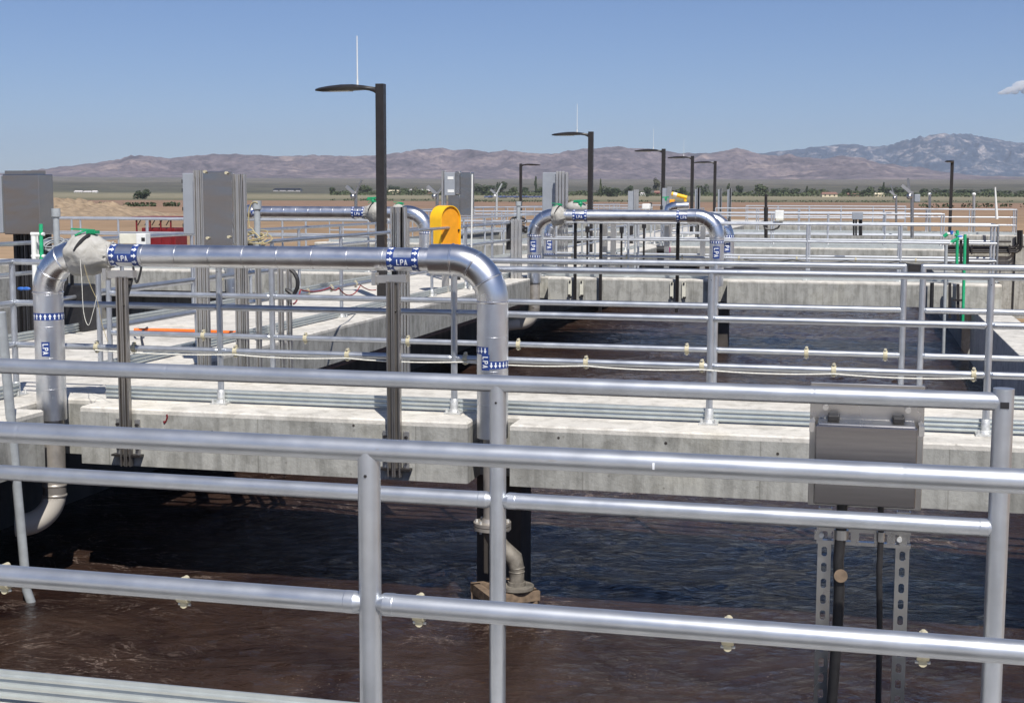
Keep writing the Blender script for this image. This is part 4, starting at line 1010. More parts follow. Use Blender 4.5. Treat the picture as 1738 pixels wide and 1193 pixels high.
# sensor posts with coiled cable
def sensor_post(label, X, Y, zt, hose='black', scale=1, zb=0):
    e = empty('sensor_post', (X, Y, zb), label, 'sensor post', 'capped sensor posts with coiled cable')
    MB().tube((X, Y, zb), (X, Y, zt-.02), .035*scale, 14).build('tube', 'pvc', e)
    MB().sweep([(X, Y, zt-.10), (X, Y, zt-.09), (X, Y, zt)], [.04*scale, .05*scale, .05*scale], 16).build('cap', 'pvc', e)
    cl_ = MB(); rnd = random.Random(int(X*100)); zc = zt-.42
    for k in range(5):
        rr_ = .11*scale*(.75+.4*rnd.random()); tl = rnd.uniform(-.5, .5); ox = rnd.uniform(-.04, .04); P = []
        for i in range(19):
            a = 2*math.pi*i/18; P.append(Vector((X+ox+rr_*1.3*math.cos(a), Y-.05+rr_*math.sin(a)*.7, zc+rr_*.45*math.sin(a+tl)+rnd.uniform(-.004, .004)+.012*k)))
        cl_.sweep(P, .0065*scale, 6, False)
    cl_.build('cable_coil', hose, e)
    vb = MB()
    for dx, dz, r_ in ((-.08, -.10, .06), (.07, -.12, .065), (.0, -.2, .05), (.13, -.16, .04)): vb.ball((X+dx*scale, Y-.03, zc+dz*scale), r_*scale, 10)
    vb.box((X-.14*scale, Y-.06, zc-.16*scale), (X+.16*scale, Y+.02, zc-.09*scale)); vb.build('valve', 'black', e)
    ar = MB(); ar.bar((X, Y, zc-.25), (X+.25*scale, Y, zc-.22), .04, .04); ar.build('bracket', 'galv', e, False)
    return e
sensor_post('capped grey sensor post with grey cable coil beside left cabinet', xat(96, 13.9, 400), 13.9, zat(96, 354, 13.9), 'pvc')
sensor_post('capped grey sensor post with tan cable coil beside tall stainless panel', xat(437, 14.2, 400), 14.2, zat(437, 341, 14.2), 'hose')
sensor_post('small far capped sensor post left of the grey enclosure', xat(880, 28.4, 360), 28.4, zat(880, 342, 28.4), 'black', 1.2)
rope([atY(437, 345, 14.15), atY(424, 352, 14.15), atY(423, 385, 14.15), atY(432, 395, 14.15), atY(452, 421, 14.1)], .007, 'hose', 'cable', 'tan cable hanging from the sensor post beside stainless panel', 'cable', 6, -.02)
# beige transmitter
Yt = 14.1; e = empty('transmitter_box', (xat(228, Yt, 404), Yt, 1.0), 'beige transmitter box with small dark screen on the left rail', 'transmitter')
MB().box((xat(206, Yt, 404), Yt-.05, zat(228, 414, Yt)), (xat(240, Yt, 404), Yt+.05, zat(228, 397, Yt))).build('housing', 'beige', e, False, .008)
MB().box((xat(236, Yt, 404), Yt-.07, zat(228, 415, Yt)), (xat(252, Yt, 404), Yt+.05, zat(228, 396, Yt))).build('display_unit', 'white', e, False, .008)
MB().box((xat(240, Yt-.07, 404), Yt-.074, zat(228, 409, Yt)), (xat(246, Yt-.07, 404), Yt-.0705, zat(228, 403, Yt))).build('screen', 'black', e, False)
# black conduits drooping under the box
rope([atY(224, 416, 13.6), atY(226, 452, 13.6), atY(232, 480, 13.6), atY(240, 452, 13.6), atY(240, 416, 13.6)], .012, 'black', 'cable', 'black cable loop hanging below the transmitter box', 'cable', 6, .0)
rope([atY(136, 440, 9.32), atY(139, 480, 9.32), atY(142, 530, 9.32), atY(150, 552, 9.32), atY(158, 530, 9.32), atY(165, 500, 9.32)], .0022, 'rope', 'cable', 'thin white cable dangling below the cloth wrapped valve', 'cable', 6, 0)
rope([atY(143, 450, 9.34), atY(152, 480, 9.34), atY(165, 510, 9.34), atY(172, 545, 9.34), atY(183, 580, 9.34)], .002, 'hose', 'cable', 'thin brown cable beside the white one below the valve', 'cable', 6, .006)
rope([atY(498, 516, 11.4), atY(510, 492, 13), atY(560, 488, 14.5), atY(575, 489, 15.5), atY(595, 501, 16.5), atY(612, 484, 18), atY(638, 492, 19)], .008, 'redcable', 'cable', 'thin red wire looping along the left walkway rail', 'cable', 8, .03)
rope([atZ(228, 560, .03), atZ(300, 561, .03), atZ(404, 565, .03)], .024, 'orange', 'hose', 'straight orange hose lying across the pale walkway', 'hose', 6, 0)
rope([atZ(250, 556, .03), atZ(240, 566, .03), atZ(244, 590, .03), atZ(250, 600, .03)], .012, 'black', 'cable', 'black cable curling over the deck next to orange hose', 'cable', 6, 0)
rope([atY(492, 458, 11.55), atY(503, 470, 11.55), atY(505, 487, 11.55), atY(498, 500, 11.55), atY(485, 492, 11.55)], .018, 'black', 'cable', 'thick black cable curving out of the strut legs', 'cable', 8, -.01)
# green and white plumbing near left cabinet
e = empty('water_piping', (xat(66, 13.6), 13.6, 0), 'white and green water pipes under the left stainless cabinet', 'piping')
MB().tube((xat(57, 13.6), 13.6, .3), (xat(57, 13.6), 13.6, 1.15), .03, 10).build('pipe', 'white', e)
MB().tube((xat(62, 13.7), 13.7, .3), (xat(62, 13.7), 13.7, 1.15), .02, 10).build('pipe', 'white', e)
MB().tube((xat(69, 13.6), 13.6, .75), (xat(70, 13.6), 13.6, 1.28), .022, 10).build('pipe', 'greenpipe', e)
MB().tube((xat(53, 13.6), 13.6, .93), (xat(75, 13.6), 13.6, .93), .02, 10).build('pipe', 'white', e)
MB().tube((xat(53, 13.6), 13.6, 1.17), (xat(75, 13.6), 13.6, 1.17), .02, 10).build('pipe', 'white', e)
for x_ in (36, 45): tag(MB().ball((xat(x_, 13.4, 490), 13.4, zat(x_, 490, 13.4)), .028, 12, (1.8, .6, .7)).build('blue_valve', 'blue', None), 'blue valve handle %s behind the big pipe leg' % ('farther from' if x_ == 36 else 'closer to'), 'valve handle')
# green PVC at right
Yv = 26.75; e = empty('green_piping', (xat(1635, Yv), Yv, -1.4), 'bright green water pipes with white unions at right', 'piping')
def gp(a, b, m_='greenpipe', r_=.028, nm='pipe', Y_=Yv): MB().tube(atY(a[0], a[1], Y_), atY(b[0], b[1], Y_), r_, 12).build(nm, m_, e)
gp((1638, 398), (1634, 548)); gp((1625, 391), (1624, 448)); gp((1620, 399), (1628, 399)); gp((1602, 402), (1608, 397), r_=.034); gp((1614, 412), (1628, 404), r_=.034)
gp((1608, 397), (1618, 397), 'white', .026, 'union'); gp((1628, 405), (1634, 405), 'white', .034, 'union'); gp((1612, 414), (1616, 412), 'white', .036, 'union'); gp((1615, 392), (1615, 398), 'blue', .034, 'handle'); gp((1625, 401), (1633, 403), 'blue', .03, 'handle')
for x_, y0_, y1_ in ((1631, 408, 448), (1642, 404, 448), (1626, 482, 548), (1612, 480, 540)): 
    MB().bar(atY(x_, y0_, Yv+.05), atY(x_, y1_, Yv+.05), .05, .05).build('slotted_strut', 'dark', e, False)
gp((1606, 416), (1601, 600), 'pvc', .03, 'pipe', Yv-.3)
gp((1582, 480), (1581, 522), 'black', .035, 'strut'); MB().box(atY(1617, 508, Yv-.02), atY(1634, 511, Yv+.03)).build('bracket', 'dark', e, False)
# black conduits on the tall wall
bc = MB(); 
for k, (y_, xt) in enumerate(((421, 1728), (425, 1731), (428, 1734), (410, 1724))):
    yy = 61.95-.06*k; P = [atY(1604, y_, yy), atY(xt-8, y_, yy), atY(xt-3, y_-3, yy), atY(xt, y_-9, yy), atY(xt, 391, yy)]
    bc.sweep(P[:2] if k == 3 else P, .05, 8)
e = empty('conduit_run', atY(1660, 425, 61.8), 'black conduits on the tall right wall turning upward at its end', 'conduits'); bc.build('conduit', 'dark', e)
cl_ = MB(); [cl_.box(atY(x_, 432, 61.7), atY(x_+3, 416, 61.75)) for x_ in (1648, 1712)]; cl_.build('bracket', 'dark', e, False)
# lever arms
def davit(label, px, py, px2, py2, pyb, Y, col='steel'):
    a = atY(px, py, Y); b = atY(px2, py2, Y); e = empty('hoist_arm', (a.x, Y, zat(px, pyb, Y)), label, 'hoist arm', 'tilted hoist arms')
    MB().tube(atY(px, pyb, Y), a, .035, 10).build('post', col, e); MB().bar(a+Vector((-.04, 0, -.1)), b, .05, .04).build('arm', col, e, False)
    MB().bar(a+Vector((0, -.05, -.05)), a+Vector((-.2, -.05, .12)), .07, .06).build('winch', 'strut', e, False); MB().ball(a+Vector((-.05, -.06, -.1)), .06, 10).build('hub', col, e)
davit('tilted silver hoist arm left of the tallest lamp post', 604, 326, 614, 306, 375, 29.0)
davit('tilted hoist arm left of the stainless box with notices', 742, 326, 752, 316, 372, 28.9)
davit('tilted silver hoist arm before the far trees left of small lamp', 843, 328, 852, 312, 372, 46, 'galv')
davit('tilted silver hoist arm at right, farther left of two', 1521, 331, 1512, 313, 378, 46)
davit('taller tilted hoist arm at right beside grey box', 1548, 325, 1541, 303, 404, 29)
tag(MB().box(atY(1552, 343, 29.2), atY(1561, 330, 29.5)).build('disconnect_box', 'grey', None, False, .01), 'small grey box on post right of the taller hoist arm', 'box')
# white topped stub poles
for i, (px, lb_) in enumerate(((1578, 'short stub pole with white cap, left of the right lamp'), (1653, 'short stub pole with white cap, right of the right lamp'))):
    Yq = 63.3 if i == 0 else 62.9; e = empty('capped_pole', (xat(px, Yq), Yq, 0), lb_, 'pole', 'short poles with white caps')
    MB().tube((xat(px, Yq), Yq, 0), atY(px, 332, Yq), .06, 10).build('pole', 'strut', e); MB().ball(atY(px, 330, Yq), .09, 10, (1, 1, .8)).build('cap', 'white', e)
tag(MB().sweep([atY(1692, 372, 61.5), atY(1689, 318, 61.5)], [.06, .03], 8).build('whip_antenna', 'white', None), 'thin white whip antenna at right end of the railings', 'antenna')
# boxes on the second cross walkway railing
e = empty('sensor_box', atY(1323, 364, 28.6), 'pale green sensor box hanging on the middle railing at right', 'box')
MB().box(atY(1315, 372, 28.6), atY(1331, 357, 28.8)).build('housing', 'white', e, False, .015); MB().box(atY(1317, 374, 28.5), atY(1331, 371, 28.9)).build('tray', 'beige', e, False)
rope([atY(1296, 380, 28.6), atY(1300, 388, 28.6), atY(1318, 388, 28.6), atY(1325, 378, 28.6)], .018, 'black', 'cable', 'black cable drooping from the pale green sensor box', 'cable', 6, .03)
e = empty('junction_box', atY(1455, 370, 27.9), 'dark grey small junction box on second walkway, cables below', 'junction box')
MB().box(atY(1446, 373, 27.9), atY(1465, 360, 28.1)).build('housing', 'grey', e, False, .01)
for x_ in (1449, 1453, 1459, 1462): MB().tube(atY(x_, 373, 28), atY(x_, 400, 28), .018, 8).build('cable', 'black', e)
tag(MB().sweep([atY(1300, 330, 29.3), atY(1300, 352, 29.3), atY(1300, 353, 29.3), atY(1300, 410, 29.3)], [.03, .03, .045, .035], 10).build('sensor_mast', 'dark', None), 'dark thin mast between the railings left of the sensor box', 'mast')
# magenta and black winch on far wall
e = empty('cable_winch', atY(1125, 425, 44.4), 'magenta and black device on the far concrete wall behind pipe', 'winch')
MB().box(atY(1113, 430, 44.3), atY(1117, 420, 44.55)).build('end_plate', 'magenta', e, False, .01); MB().box(atY(1133, 429, 44.3), atY(1138, 420, 44.55)).build('end_plate', 'magenta', e, False, .01)
MB().tube(atY(1114, 424, 44.4), atY(1136, 424, 44.4), .13, 10).build('drum', 'black', e); MB().box(atY(1116, 421, 44.35), atY(1134, 418, 44.45)).build('guard', 'magenta', e, False, .01)
# yellow tilted arm, orange crate, white crate, green valves
e = empty('yellow_arm', atY(1150, 333, 45.5), 'tilted bright yellow arm with white band near the lamps', 'arm')
MB().tube(atY(1140, 329, 45.5), atY(1166, 336, 45.5), .065, 12).build('boom', 'yellow', e); MB().tube(atY(1143, 329.8, 45.5), atY(1149, 331.4, 45.5), .070, 12).build('band', 'white', e)
MB().tube(atY(1163, 337, 45.5), atY(1163, 352, 45.5), .05, 10).build('post', 'yellow', e)
tag(MB().box(atY(1136, 345, 45.0), atY(1146, 338.5, 45.4)).build('crate', 'amber', None, False, .02), 'small orange crate under the yellow arm', 'crate')
tag(MB().box(atY(1089, 356, 46.2), atY(1108, 346, 46.9)).build('crate', 'white', None, False, .04), 'pale cream tank cover right of the second lamp post', 'cover')
for i, (px, py, Yq, lb_) in enumerate(((985, 346, 27.5, 'green valve handwheel left of the second lamp post'), (1130, 338, 45.4, 'small green valve handle at foot of third lamp'), (633, 341, 27.1, 'small green valve knob above the left pipe wrap'))):
    q = atY(px, py, Yq); s = .62 if i == 0 else .5
    tag(MB().tube(q+Vector((0, 0, -.06)), q+Vector((0, 0, .05)), .06*s, 10).bar(q+Vector((-.22*s, 0, .05)), q+Vector((.2*s, 0, .06)), .06, .04).ball(q, .08*s, 8).build('green_valve', 'green', None), lb_, 'valve handle')
tag(MB().ball(atY(978, 352, 27.6), .16, 12, (1.4, 1, .8)).box(atY(965, 357, 27.6), atY(992, 352, 27.9)).build('valve_wrap', 'fabric', None), 'crumpled pale cloth wrap behind the second pipe', 'cover')
# fine conduits standing among the far walkways
for i, (px, Yq, zt_, lb_) in enumerate(((1132, 29.2, 1.0, 'left one of two grey conduit posts behind the centre right pipe'), (1193, 28.6, 1.0, 'dark steel post below right bend of the second pipe'), (1041, 28.5, 1.05, 'steel post under the middle of second pipe'), (1027, 29.5, 1.0, 'right one of two grey conduit posts behind the centre right pipe'))):
    tag(MB().box((xat(px, Yq)-.05, Yq-.05, 0), (xat(px, Yq)+.05, Yq+.05, zt_)).build('conduit_post', 'strut', None, False, .004), lb_, 'post')

for px, Yq, z1_ in ((988, 30.5, 1.1), (997, 31.5, .9), (1010, 33, 1.2), (1055, 30, .9), (1078, 32, 1.1), (1093, 34, 1.0), (1104, 46.6, 1.3), (1122, 46.8, 1.2)):
    e = empty('conduit_stub', (xat(px, Yq), Yq, 0), 'thin upright conduit among the railings behind the centre right pipe', 'conduit', 'thin conduits behind the centre right pipe')
    yy_ = Yq if Yq > 44 else 28.3; xx = xat(px, yy_); e.location = (xx, yy_, 0)
    MB().sweep([(xx, yy_, 0), (xx, yy_, z1_-.25), (xx, yy_, z1_)], [.022, .022, .022], 8).build('tube', 'dark' if px % 2 else 'pvc', e); MB().box((xx-.04, yy_-.04, z1_-.05), (xx+.04, yy_+.04, z1_+.08)).build('fitting', 'black', e, False, .008)
# ------------------------------------------------------------ countryside
def q_at(px, py, z=GZ): return atZ(px, py, z)
def d_for(py):
    d = 400.0
    while d < 9000 and 334-(plain_z(d)-EYE)/d*PF > py: d += 10
    return d
e = empty('open_shed', q_at(275, 442), 'red steel shed with open roof frame on the dirt at left', 'shed')
b = q_at(275, 442); sx_, w_ = 1.35, 1.35
MB().box((b.x-w_+.2, b.y-1, GZ), (b.x+w_+.35, b.y+1, GZ+2.55)).build('container', 'red', e, False, .05)
MB().bar((b.x-w_-.4, b.y-1.3, GZ+3.25), (b.x+w_+.5, b.y-1.3, GZ+3.25), .15, .15).bar((b.x-w_-.4, b.y+1.5, GZ+3.25), (b.x+w_+.5, b.y+1.5, GZ+3.25), .15, .15).build('roof_beam', 'red', e, False)
MB().box((b.x-w_-.4, b.y-1.4, GZ+3.3), (b.x+w_+.5, b.y+1.6, GZ+3.42)).build('roof', 'red', e, False)
for x_ in (-w_-.1, -.3, .6, w_+.1): MB().bar((b.x+x_, b.y-1.2, GZ), (b.x+x_, b.y-1.2, GZ+3.25), .1, .1).build('post', 'red', e, False)
for x_ in range(5): MB().bar((b.x-w_+x_*.6, b.y-1.2, GZ+2.75), (b.x-w_+x_*.6+.3, b.y-1.2, GZ+3.2), .06, .06).build('truss', 'dark', e, False)
# spoil heap
mb = MB(); nx, ny = 70, 24; c0 = q_at(96, 366); 
for i in range(nx+1):
    for j in range(ny+1):
        u = i/nx*2-1; v = j/ny*2-1; k = max(0, 1-abs(u)**2.2)*max(0, 1-v*v)
        h = 3.9*k**.8*(.75+.5*noise.noise(Vector((u*5, v*2, 3)))+.35*noise.noise(Vector((u*14, v*6, 8)))+.25*noise.noise(Vector((u*34, v*14, 1))))
        h *= 1.15-.45*u
        mb.v.append((c0.x+u*25+v*3, c0.y+v*26, GZ-.3+max(0, h)))
for i in range(nx):
    for j in range(ny): a = i*(ny+1)+j; mb.f.append((a, a+ny+1, a+ny+2, a+1))
M['spoil'] = simple('spoil_earth', (.27, .20, .13), .95, 0, .35, .6, .05)
tag(mb.build('spoil_heap', 'spoil', None), 'long rough heap of pale excavated earth at left', 'earth heap')

def leafmat(name, a, b, s=.8):
    mt, nt, p = newmat(name); f = noise_n(nt, coords(nt), s, 4, .7)
    L(nt, ramp(nt, f, [(.35, a), (.65, b)]), p.inputs['Base Color']); p.inputs['Roughness'].default_value = .8; return mt
LM = [leafmat('leaf_dark', (.022, .036, .014), (.05, .07, .026)), leafmat('leaf_mid', (.035, .055, .018), (.075, .09, .035)), leafmat('leaf_dusty', (.07, .075, .045), (.12, .115, .07))]
M['bark'] = simple('bark', (.10, .08, .06), .9)
def tree_proto(seed, shape, mi, n=620):
    rnd = random.Random(seed); cr_ = MB(); lobes = []
    nl = {'round': 7, 'tall': 6, 'wide': 9, 'bush': 6}[shape]
    for k in range(nl):
        if shape == 'tall': lobes.append((Vector((rnd.uniform(-.12, .12), rnd.uniform(-.12, .12), .3+.65*k/(nl-1))), .2-.012*k))
        elif shape == 'wide': lobes.append((Vector((rnd.uniform(-.6, .6), rnd.uniform(-.3, .3), rnd.uniform(.15, .75))), rnd.uniform(.2, .32)))
        elif shape == 'bush': lobes.append((Vector((rnd.uniform(-.45, .45), rnd.uniform(-.3, .3), rnd.uniform(.2, .6))), rnd.uniform(.25, .36)))
        else: lobes.append((Vector((rnd.uniform(-.3, .3), rnd.uniform(-.3, .3), rnd.uniform(.18, .82))), rnd.uniform(.18, .3)))
    for i in range(n):
        c, r_ = rnd.choice(lobes); d = Vector((rnd.gauss(0, 1), rnd.gauss(0, 1), rnd.gauss(0, 1))).normalized(); q = c+d*r_*rnd.uniform(.55, 1.05)
        s = rnd.uniform(.04, .085); a = Vector((rnd.gauss(0, 1), rnd.gauss(0, 1), rnd.gauss(0, 1))).normalized(); b_ = a.cross(d).normalized() if abs(a.dot(d)) < .99 else Vector((1, 0, 0)); a = b_.cross(d+a*.6).normalized()
        if q.z < .02: continue
        cr_.add([q-a*s, q-b_*s*.8, q+a*s, q+b_*s*.8], [(0, 1, 2, 3)])
    tr = MB(); tr.sweep([(0, 0, -.02), (.01, 0, .25), (0, .02, .5)], [.035, .025, .012], 6)
    for k in range(4):
        c, r_ = lobes[k]; tr.sweep([(0, 0, .2+.05*k), tuple(c)], [.016, .006], 5)
    e = bpy.data.objects.new('tree', None); COL.objects.link(e); co = bpy.data.objects.new('crown', None)
    def mk(mb_, nm, mt_):
        me = bpy.data.meshes.new(nm); me.from_pydata(mb_.v, [], mb_.f); me.update(); me.materials.append(mt_); o = bpy.data.objects.new(nm, me); COL.objects.link(o); o.parent = e; return o
    bpy.data.objects.remove(co)
    return e, mk(cr_, 'crown', LM[mi]), mk(tr, 'trunk', M['bark'])
protos = {}
for key, (sd, sh_, mi) in {'round0': (1, 'round', 0), 'round1': (2, 'round', 1), 'round2': (3, 'round', 2), 'tall0': (4, 'tall', 0), 'tall1': (9, 'tall', 1), 'wide0': (5, 'wide', 0), 'wide1': (6, 'wide', 1), 'bush0': (7, 'bush', 0), 'bush1': (8, 'bush', 2)}.items():
    protos[key] = [tree_proto(sd, sh_, mi), False]
def place_tree(key, px, pybase, pytop, wpx, Y, label, cat='tree', rz=0, group='trees across the far fields'):
    (e, c, t), used = protos[key]
    if used:
        e2 = e.copy(); COL.objects.link(e2)
        for ch in (c, t): k = ch.copy(); COL.objects.link(k); k.parent = e2
        e = e2
    protos[key][1] = True
    d = ray(px, 333); hd = Vector((d.x, d.y, 0)); dep = d_for(pybase+.5)
    pos = hd*(dep/(hd.length)); zt = EYE-(pytop-334)/PF*dep*math.cos(math.atan((px-PW/2)/PF))**-1*1.0
    zt = EYE+(334-pytop)/PF*dep; zb = plain_z(dep)
    h = max(1.5, (zt-zb)); wd = wpx/PF*dep
    e.location = (pos.x, pos.y, zb-.1); e.scale = (wd/1.1, wd/1.1, h/ (1.0 if 'tall' in key else .95)); e.rotation_euler[2] = rz
    e.name = 'bush' if cat == 'bush' else 'tree'
    tag(e, label, cat, group)
place_tree('bush0', 242, 341, 322, 27, 900, 'large round dark green bush alone in the left field', 'bush', group=None)
TR = [('wide0', 818, 333, 315, 36, 'dense dark tree clump right of the stainless box with notices'), ('round0', 852, 333, 311, 22, 'tall round tree behind the white tilted arm'), ('round1', 872, 333, 318, 20, 'lower tree just left of the small far lamp'),
      ('round0', 893, 333, 320, 18, 'low dark tree just right of the small far lamp'), ('tall0', 909, 333, 304, 11, 'slim tall tree left of the grey enclosure'), ('round1', 918, 333, 318, 16, 'small tree touching the grey enclosure'),
      ('tall1', 1019, 336, 308, 9, 'slim palm-like tree right of the second lamp'), ('wide0', 1032, 335, 319, 34, 'wide dark hedge-like tree right of the palm-like one'), ('round0', 1047, 335, 322, 13, 'small dark tree right of the wide hedge-like tree'),
      ('round0', 1066, 334, 317, 18, 'dark tree behind the far grey strut panel'), ('round0', 1097, 335, 319, 16, 'rounded dark bush-like tree between far panels'), ('round2', 1114, 330, 306, 18, 'bare greyish dusty tree left of third lamp'),
      ('round1', 1158, 333, 317, 20, 'tree behind the yellow arm'), ('wide0', 1192, 333, 315, 18, 'dark tree left of farthest close lamp'), ('tall1', 1236, 333, 314, 12, 'narrow dark tree right of the pale far panel'),
      ('round0', 1254, 333, 316, 14, 'pointed dark tree left of the big round one'), ('round1', 1290, 333, 312, 32, 'biggest round tree in the far row at right'), ('wide0', 1325, 333, 320, 26, 'low tree line right of biggest round tree'),
      ('round0', 1352, 333, 321, 20, 'small dark tree left of the twin pointed trees'), ('tall0', 1369, 333, 318, 10, 'narrow pointed tree left of the cream house'), ('wide1', 1390, 331, 320, 34, 'wide low tree behind the cream house'),
      ('round0', 1436, 333, 321, 16, 'dark tree between the cream house and brown house'), ('tall1', 1453, 333, 318, 10, 'narrow tree beside the brown house'), ('round0', 1464, 334, 323, 12, 'round dark green tree right of the brown house'),
      ('wide1', 1485, 332, 316, 30, 'broad tree behind the pale house'), ('tall0', 1499, 333, 312, 9, 'tall pointed tree behind the pale house'), ('wide0', 1525, 332, 318, 34, 'dark tree mass behind the right hoist arms'),
      ('round0', 1565, 331, 321, 20, 'tree right of the grey box on a post'), ('wide0', 1600, 329, 321, 30, 'low dark tree behind the right lamp'), ('wide0', 1640, 329, 322, 34, 'low dark tree right of the right lamp'),
      ('wide0', 1680, 329, 321, 34, 'low dark tree left of whip antenna'), ('wide1', 1722, 329, 323, 30, 'low tree at the right edge'), ('wide1', 622, 331, 316, 34, 'green tree clump just left of the tallest lamp post'),
      ('round1', 596, 331, 319, 10, 'small tree left of tilted arm by the tallest lamp'), ('round0', 562, 333, 321, 14, 'small dark tree far left of the tilted arm'), ('wide0', 668, 330, 318, 18, 'dark tree right of the tallest lamp post'),
      ('bush1', 705, 331, 318, 20, 'dusty tree over the white roofed building'), ('wide1', 690, 331, 321, 24, 'low tree behind the white roofed building')]
for i, (k, px, pb, pt_, wpx, lb_) in enumerate(TR): place_tree(k, px, pb, pt_, wpx, 1380+random.uniform(-60, 60), lb_, rz=random.uniform(0, 6))
rnd = random.Random(4)
# a long far scrub wood that reads as one mass
mb = MB()
for i in range(9000):
    px = rnd.uniform(560, 1745); d = ray(px, 333); hd = Vector((d.x, d.y, 0)).normalized(); dep = rnd.uniform(2380, 2560)
    hgt = 9*(.4+.6*max(0, noise.noise(Vector((px*.03, 0, 0)))+.5)); z = plain_z(dep)+rnd.uniform(0, hgt); q = hd*dep; s = rnd.uniform(.9, 2.3)
    a = Vector((rnd.gauss(0, 1), rnd.gauss(0, 1), rnd.gauss(0, 1))).normalized()*s; b_ = a.cross(Vector((rnd.gauss(0, 1), rnd.gauss(0, 1), 1))).normalized()*s
    q = Vector((q.x, q.y, z)); mb.add([q-a, q-b_, q+a, q+b_], [(0, 1, 2, 3)])
tag(mb.build('far_scrub', LM[1], None, False), None, None, kind='stuff')
mb = MB()
for (pa, pb, yy, n_) in ((130, 306, 350.5, 700), (560, 730, 341, 500), (800, 1100, 343, 700), (1240, 1738, 343.5, 900), (1560, 1738, 352, 300)):
    for i in range(n_):
        px = rnd.uniform(pa, pb)
        if noise.noise(Vector((px*.06, yy, 0))) < -.15: continue
        q = q_at(px, yy+rnd.uniform(-.4, .4)); s = rnd.uniform(.3, .75); q.z += rnd.uniform(0, 1.6)
        a = Vector((rnd.gauss(0, 1), rnd.gauss(0, 1), rnd.gauss(0, 1))).normalized()*s; b_ = a.cross(Vector((rnd.gauss(0, 1), rnd.gauss(0, 1), 1))).normalized()*s
        mb.add([q-a, q-b_, q+a, q+b_], [(0, 1, 2, 3)])
tag(mb.build('hedgerow_scrub', LM[0], None, False), None, None, kind='stuff')
# houses
def house(label, px0, px1, pyb, pyt, Y, wall, roof, name='farm_house', cat='house', gable=True):
    Y = d_for(pyb); a = ray(px0, 333); b = ray(px1, 333); k = Y
    A = Vector((a.x, a.y, 0))*k; B = Vector((b.x, b.y, 0))*k; c = (A+B)/2; w_ = (B-A).length/2; zb = GZ; ht = (pyb-pyt)/PF*Y
    zb = EYE-(pyb-334)/PF*Y; e = empty(name, (c.x, c.y, zb), label, cat, 'far farm buildings'); an = YAW+R(-3)
    def tr(mb_): mb_.v = [(c.x+x*math.cos(an)-y*math.sin(an), c.y+x*math.sin(an)+y*math.cos(an), z) for x, y, z in mb_.v]; return mb_
    dpt = min(w_*.6, 12); hw = ht*.62
    tr(MB().box((-w_, -dpt, zb-3), (w_, dpt, zb+hw))).build('wall', wall, e, False)
    r_ = MB().add([(-w_*1.06, -dpt*1.15, zb+hw), (w_*1.06, -dpt*1.15, zb+hw), (w_*1.06, dpt*1.15, zb+hw), (-w_*1.06, dpt*1.15, zb+hw), (-w_*.9, 0, zb+ht), (w_*.9, 0, zb+ht)], [(0, 1, 5, 4), (2, 3, 4, 5), (1, 2, 5), (3, 0, 4), (0, 3, 2, 1)])
    tr(r_).build('roof', roof, e, False)
    for k_ in range(3):
        x_ = -w_*.6+k_*w_*.6; tr(MB().box((x_-w_*.08, -dpt-.05, zb+hw*.35), (x_+w_*.08, -dpt-.01, zb+hw*.8))).build('window', 'glassdark', e, False)
house('cream farm house with dark red roof in the far field', 1394, 1420, 335.5, 326.5, 1200, 'stucco', 'roofred')
house('low brown roofed house right of the cream one', 1436, 1463, 334.5, 328, 1250, 'roofred', 'roofred')
house('pale house with small arches beneath broad tree', 1484, 1500, 335, 327.5, 1210, 'stucco', 'stucco')
house('long white roofed building right of the tallest lamp post', 690, 736, 331.5, 323.5, 1350, 'roofred', 'roofwhite', 'barn', 'barn')
house('low dark roofed barn in the left distance', 466, 512, 328.5, 322.5, 1750, 'roofwhite', 'dark', 'barn', 'barn')
house('small tan building beside the tallest lamp post', 660, 684, 331.5, 325, 1380, 'stucco', 'stucco', 'shed', 'shed')
house('low white block house amid trees behind second lamp', 1086, 1100, 334, 328, 1300, 'white', 'roofwhite', 'farm_house')
house('reddish small house right of the wide hedge-like tree', 1110, 1120, 333.5, 325, 1300, 'red', 'roofred', 'farm_house')
for x0_, x1_, yb_, yt_, lb_ in ((127, 141, 332.5, 327.5, 'left one of the white trailers in far field'), (143, 156, 332.5, 328, 'middle one of the white trailers in far field'), (157, 166, 332.5, 327.5, 'right one of the white trailers in far field'), (215, 230, 327.5, 325.5, 'small distant white roof left of the bush')):
    house(lb_, x0_, x1_, yb_, yt_, 1100, 'white', 'roofwhite', 'trailer', 'trailer')
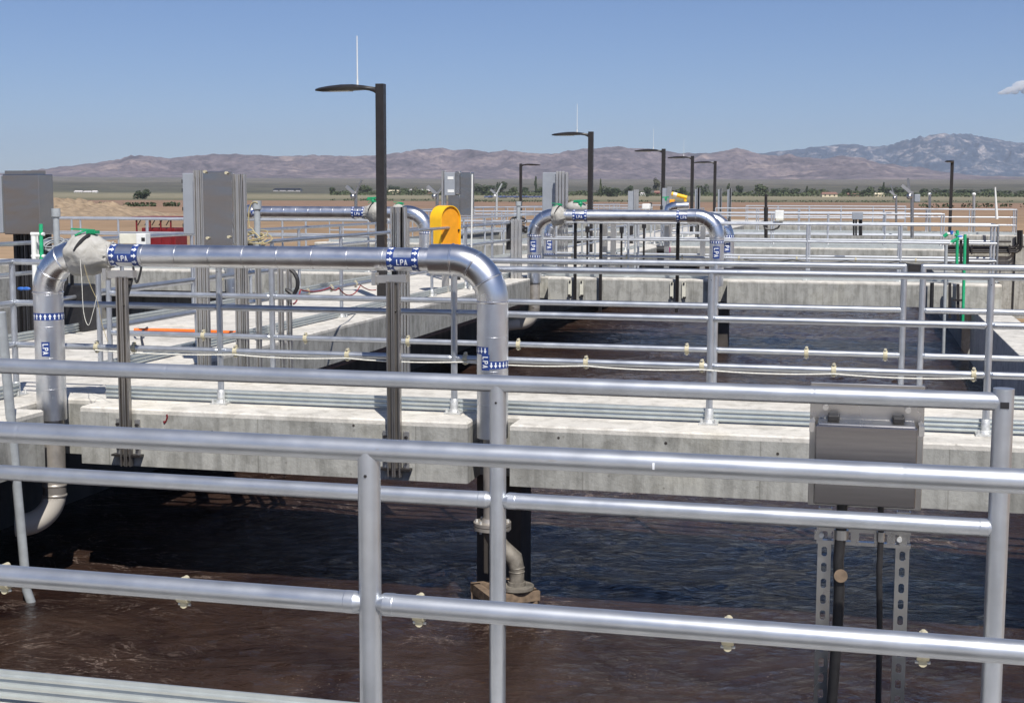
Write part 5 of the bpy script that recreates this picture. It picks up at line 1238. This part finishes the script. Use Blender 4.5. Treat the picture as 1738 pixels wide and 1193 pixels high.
# parked cars far off, a few pixels each
rnd = random.Random(11)
proto = None
for i in range(16):
    px = 826+i*6.2; q = q_at(px, 338.6+.35*(i % 3)); 
    if proto is None:
        pr_ = empty('parked_car', (0, 0, 0), 'x', 'car', 'cars parked in the far lot'); mb = MB(); mb.prism([(-2.2, .35), (2.2, .35), (2.2, .85), (1.5, .95), (.9, 1.45), (-1.0, 1.45), (-1.7, .95), (-2.2, .9)], -.85, .85, 'y'); 
        mb.build('body', 'carblue', pr_, False)
        for sx2 in (-1.35, 1.35): MB().tube((sx2, -.9, .33), (sx2, .9, .33), .33, 10).build('wheels', 'black', pr_)
        MB().prism([(-.95, 1.0), (.8, 1.0), (.78, 1.38), (-.9, 1.38)], -.87, .87, 'y').build('windows', 'glassdark', pr_, False); proto = pr_; c_ = pr_
    else:
        c_ = proto.copy(); COL.objects.link(c_)
        for ch in proto.children:
            k_ = ch.copy(); COL.objects.link(k_); k_.parent = c_
    q = Vector((ray(px, 333).x, ray(px, 333).y, 0)).normalized()*(d_for(338)+12*(i % 4)); q.z = plain_z(q.length); c_.location = q; c_.scale = (1.9, 1.9, 2.2); c_.rotation_euler[2] = YAW+rnd.choice((0, .1, 1.2)); c_['label'] = 'tiny dark blue parked car in the far lot left of grey enclosure'
# cloud
mt = bpy.data.materials.new('cloud'); mt.use_nodes = True; nt = mt.node_tree; nt.nodes.clear()
pv = nt.nodes.new('ShaderNodeVolumePrincipled'); pv.inputs['Color'].default_value = (1, 1, 1, 1); pv.inputs['Density'].default_value = .018; pv.inputs['Anisotropy'].default_value = 0
oo = nt.nodes.new('ShaderNodeOutputMaterial'); nt.links.new(pv.outputs[0], oo.inputs['Volume'])
mb = MB()
for (px, py, r_) in ((1700, 158, 5), (1708, 156, 7), (1716, 153, 8), (1724, 151, 9), (1731, 147, 10), (1738, 144, 11), (1746, 146, 12), (1756, 148, 12), (1768, 151, 9), (1722, 157, 6), (1740, 156, 7), (1755, 157, 7)):
    c = CAM+ray(px, py)*24000; s = r_*24000/PF; o = len(mb.v); mb.ball(c, s, 20, (1.3, 1.3, .62))
    for i in range(o, len(mb.v)):
        v_ = Vector(mb.v[i]); dv = (v_-c); mb.v[i] = tuple(c+dv*(1+.35*noise.noise(v_*.012)+.22*noise.noise(v_*.04)))
tag(mb.build('cloud', mt, None), 'small white cloud at the right edge of the sky', 'cloud')

# ------------------------------------------------------------ haze
mt = bpy.data.materials.new('air'); mt.use_nodes = True; nt = mt.node_tree; nt.nodes.clear()
pv = nt.nodes.new('ShaderNodeVolumePrincipled'); pv.inputs['Color'].default_value = (.74, .84, 1, 1); pv.inputs['Density'].default_value = 3.1e-5; pv.inputs['Anisotropy'].default_value = .2
oo = nt.nodes.new('ShaderNodeOutputMaterial'); nt.links.new(pv.outputs[0], oo.inputs['Volume'])
hz = MB().box((-21000, -4000, GZ-1), (21000, 22500, 1050)).build('haze', mt, None, False); tag(hz, None, None, kind='stuff')
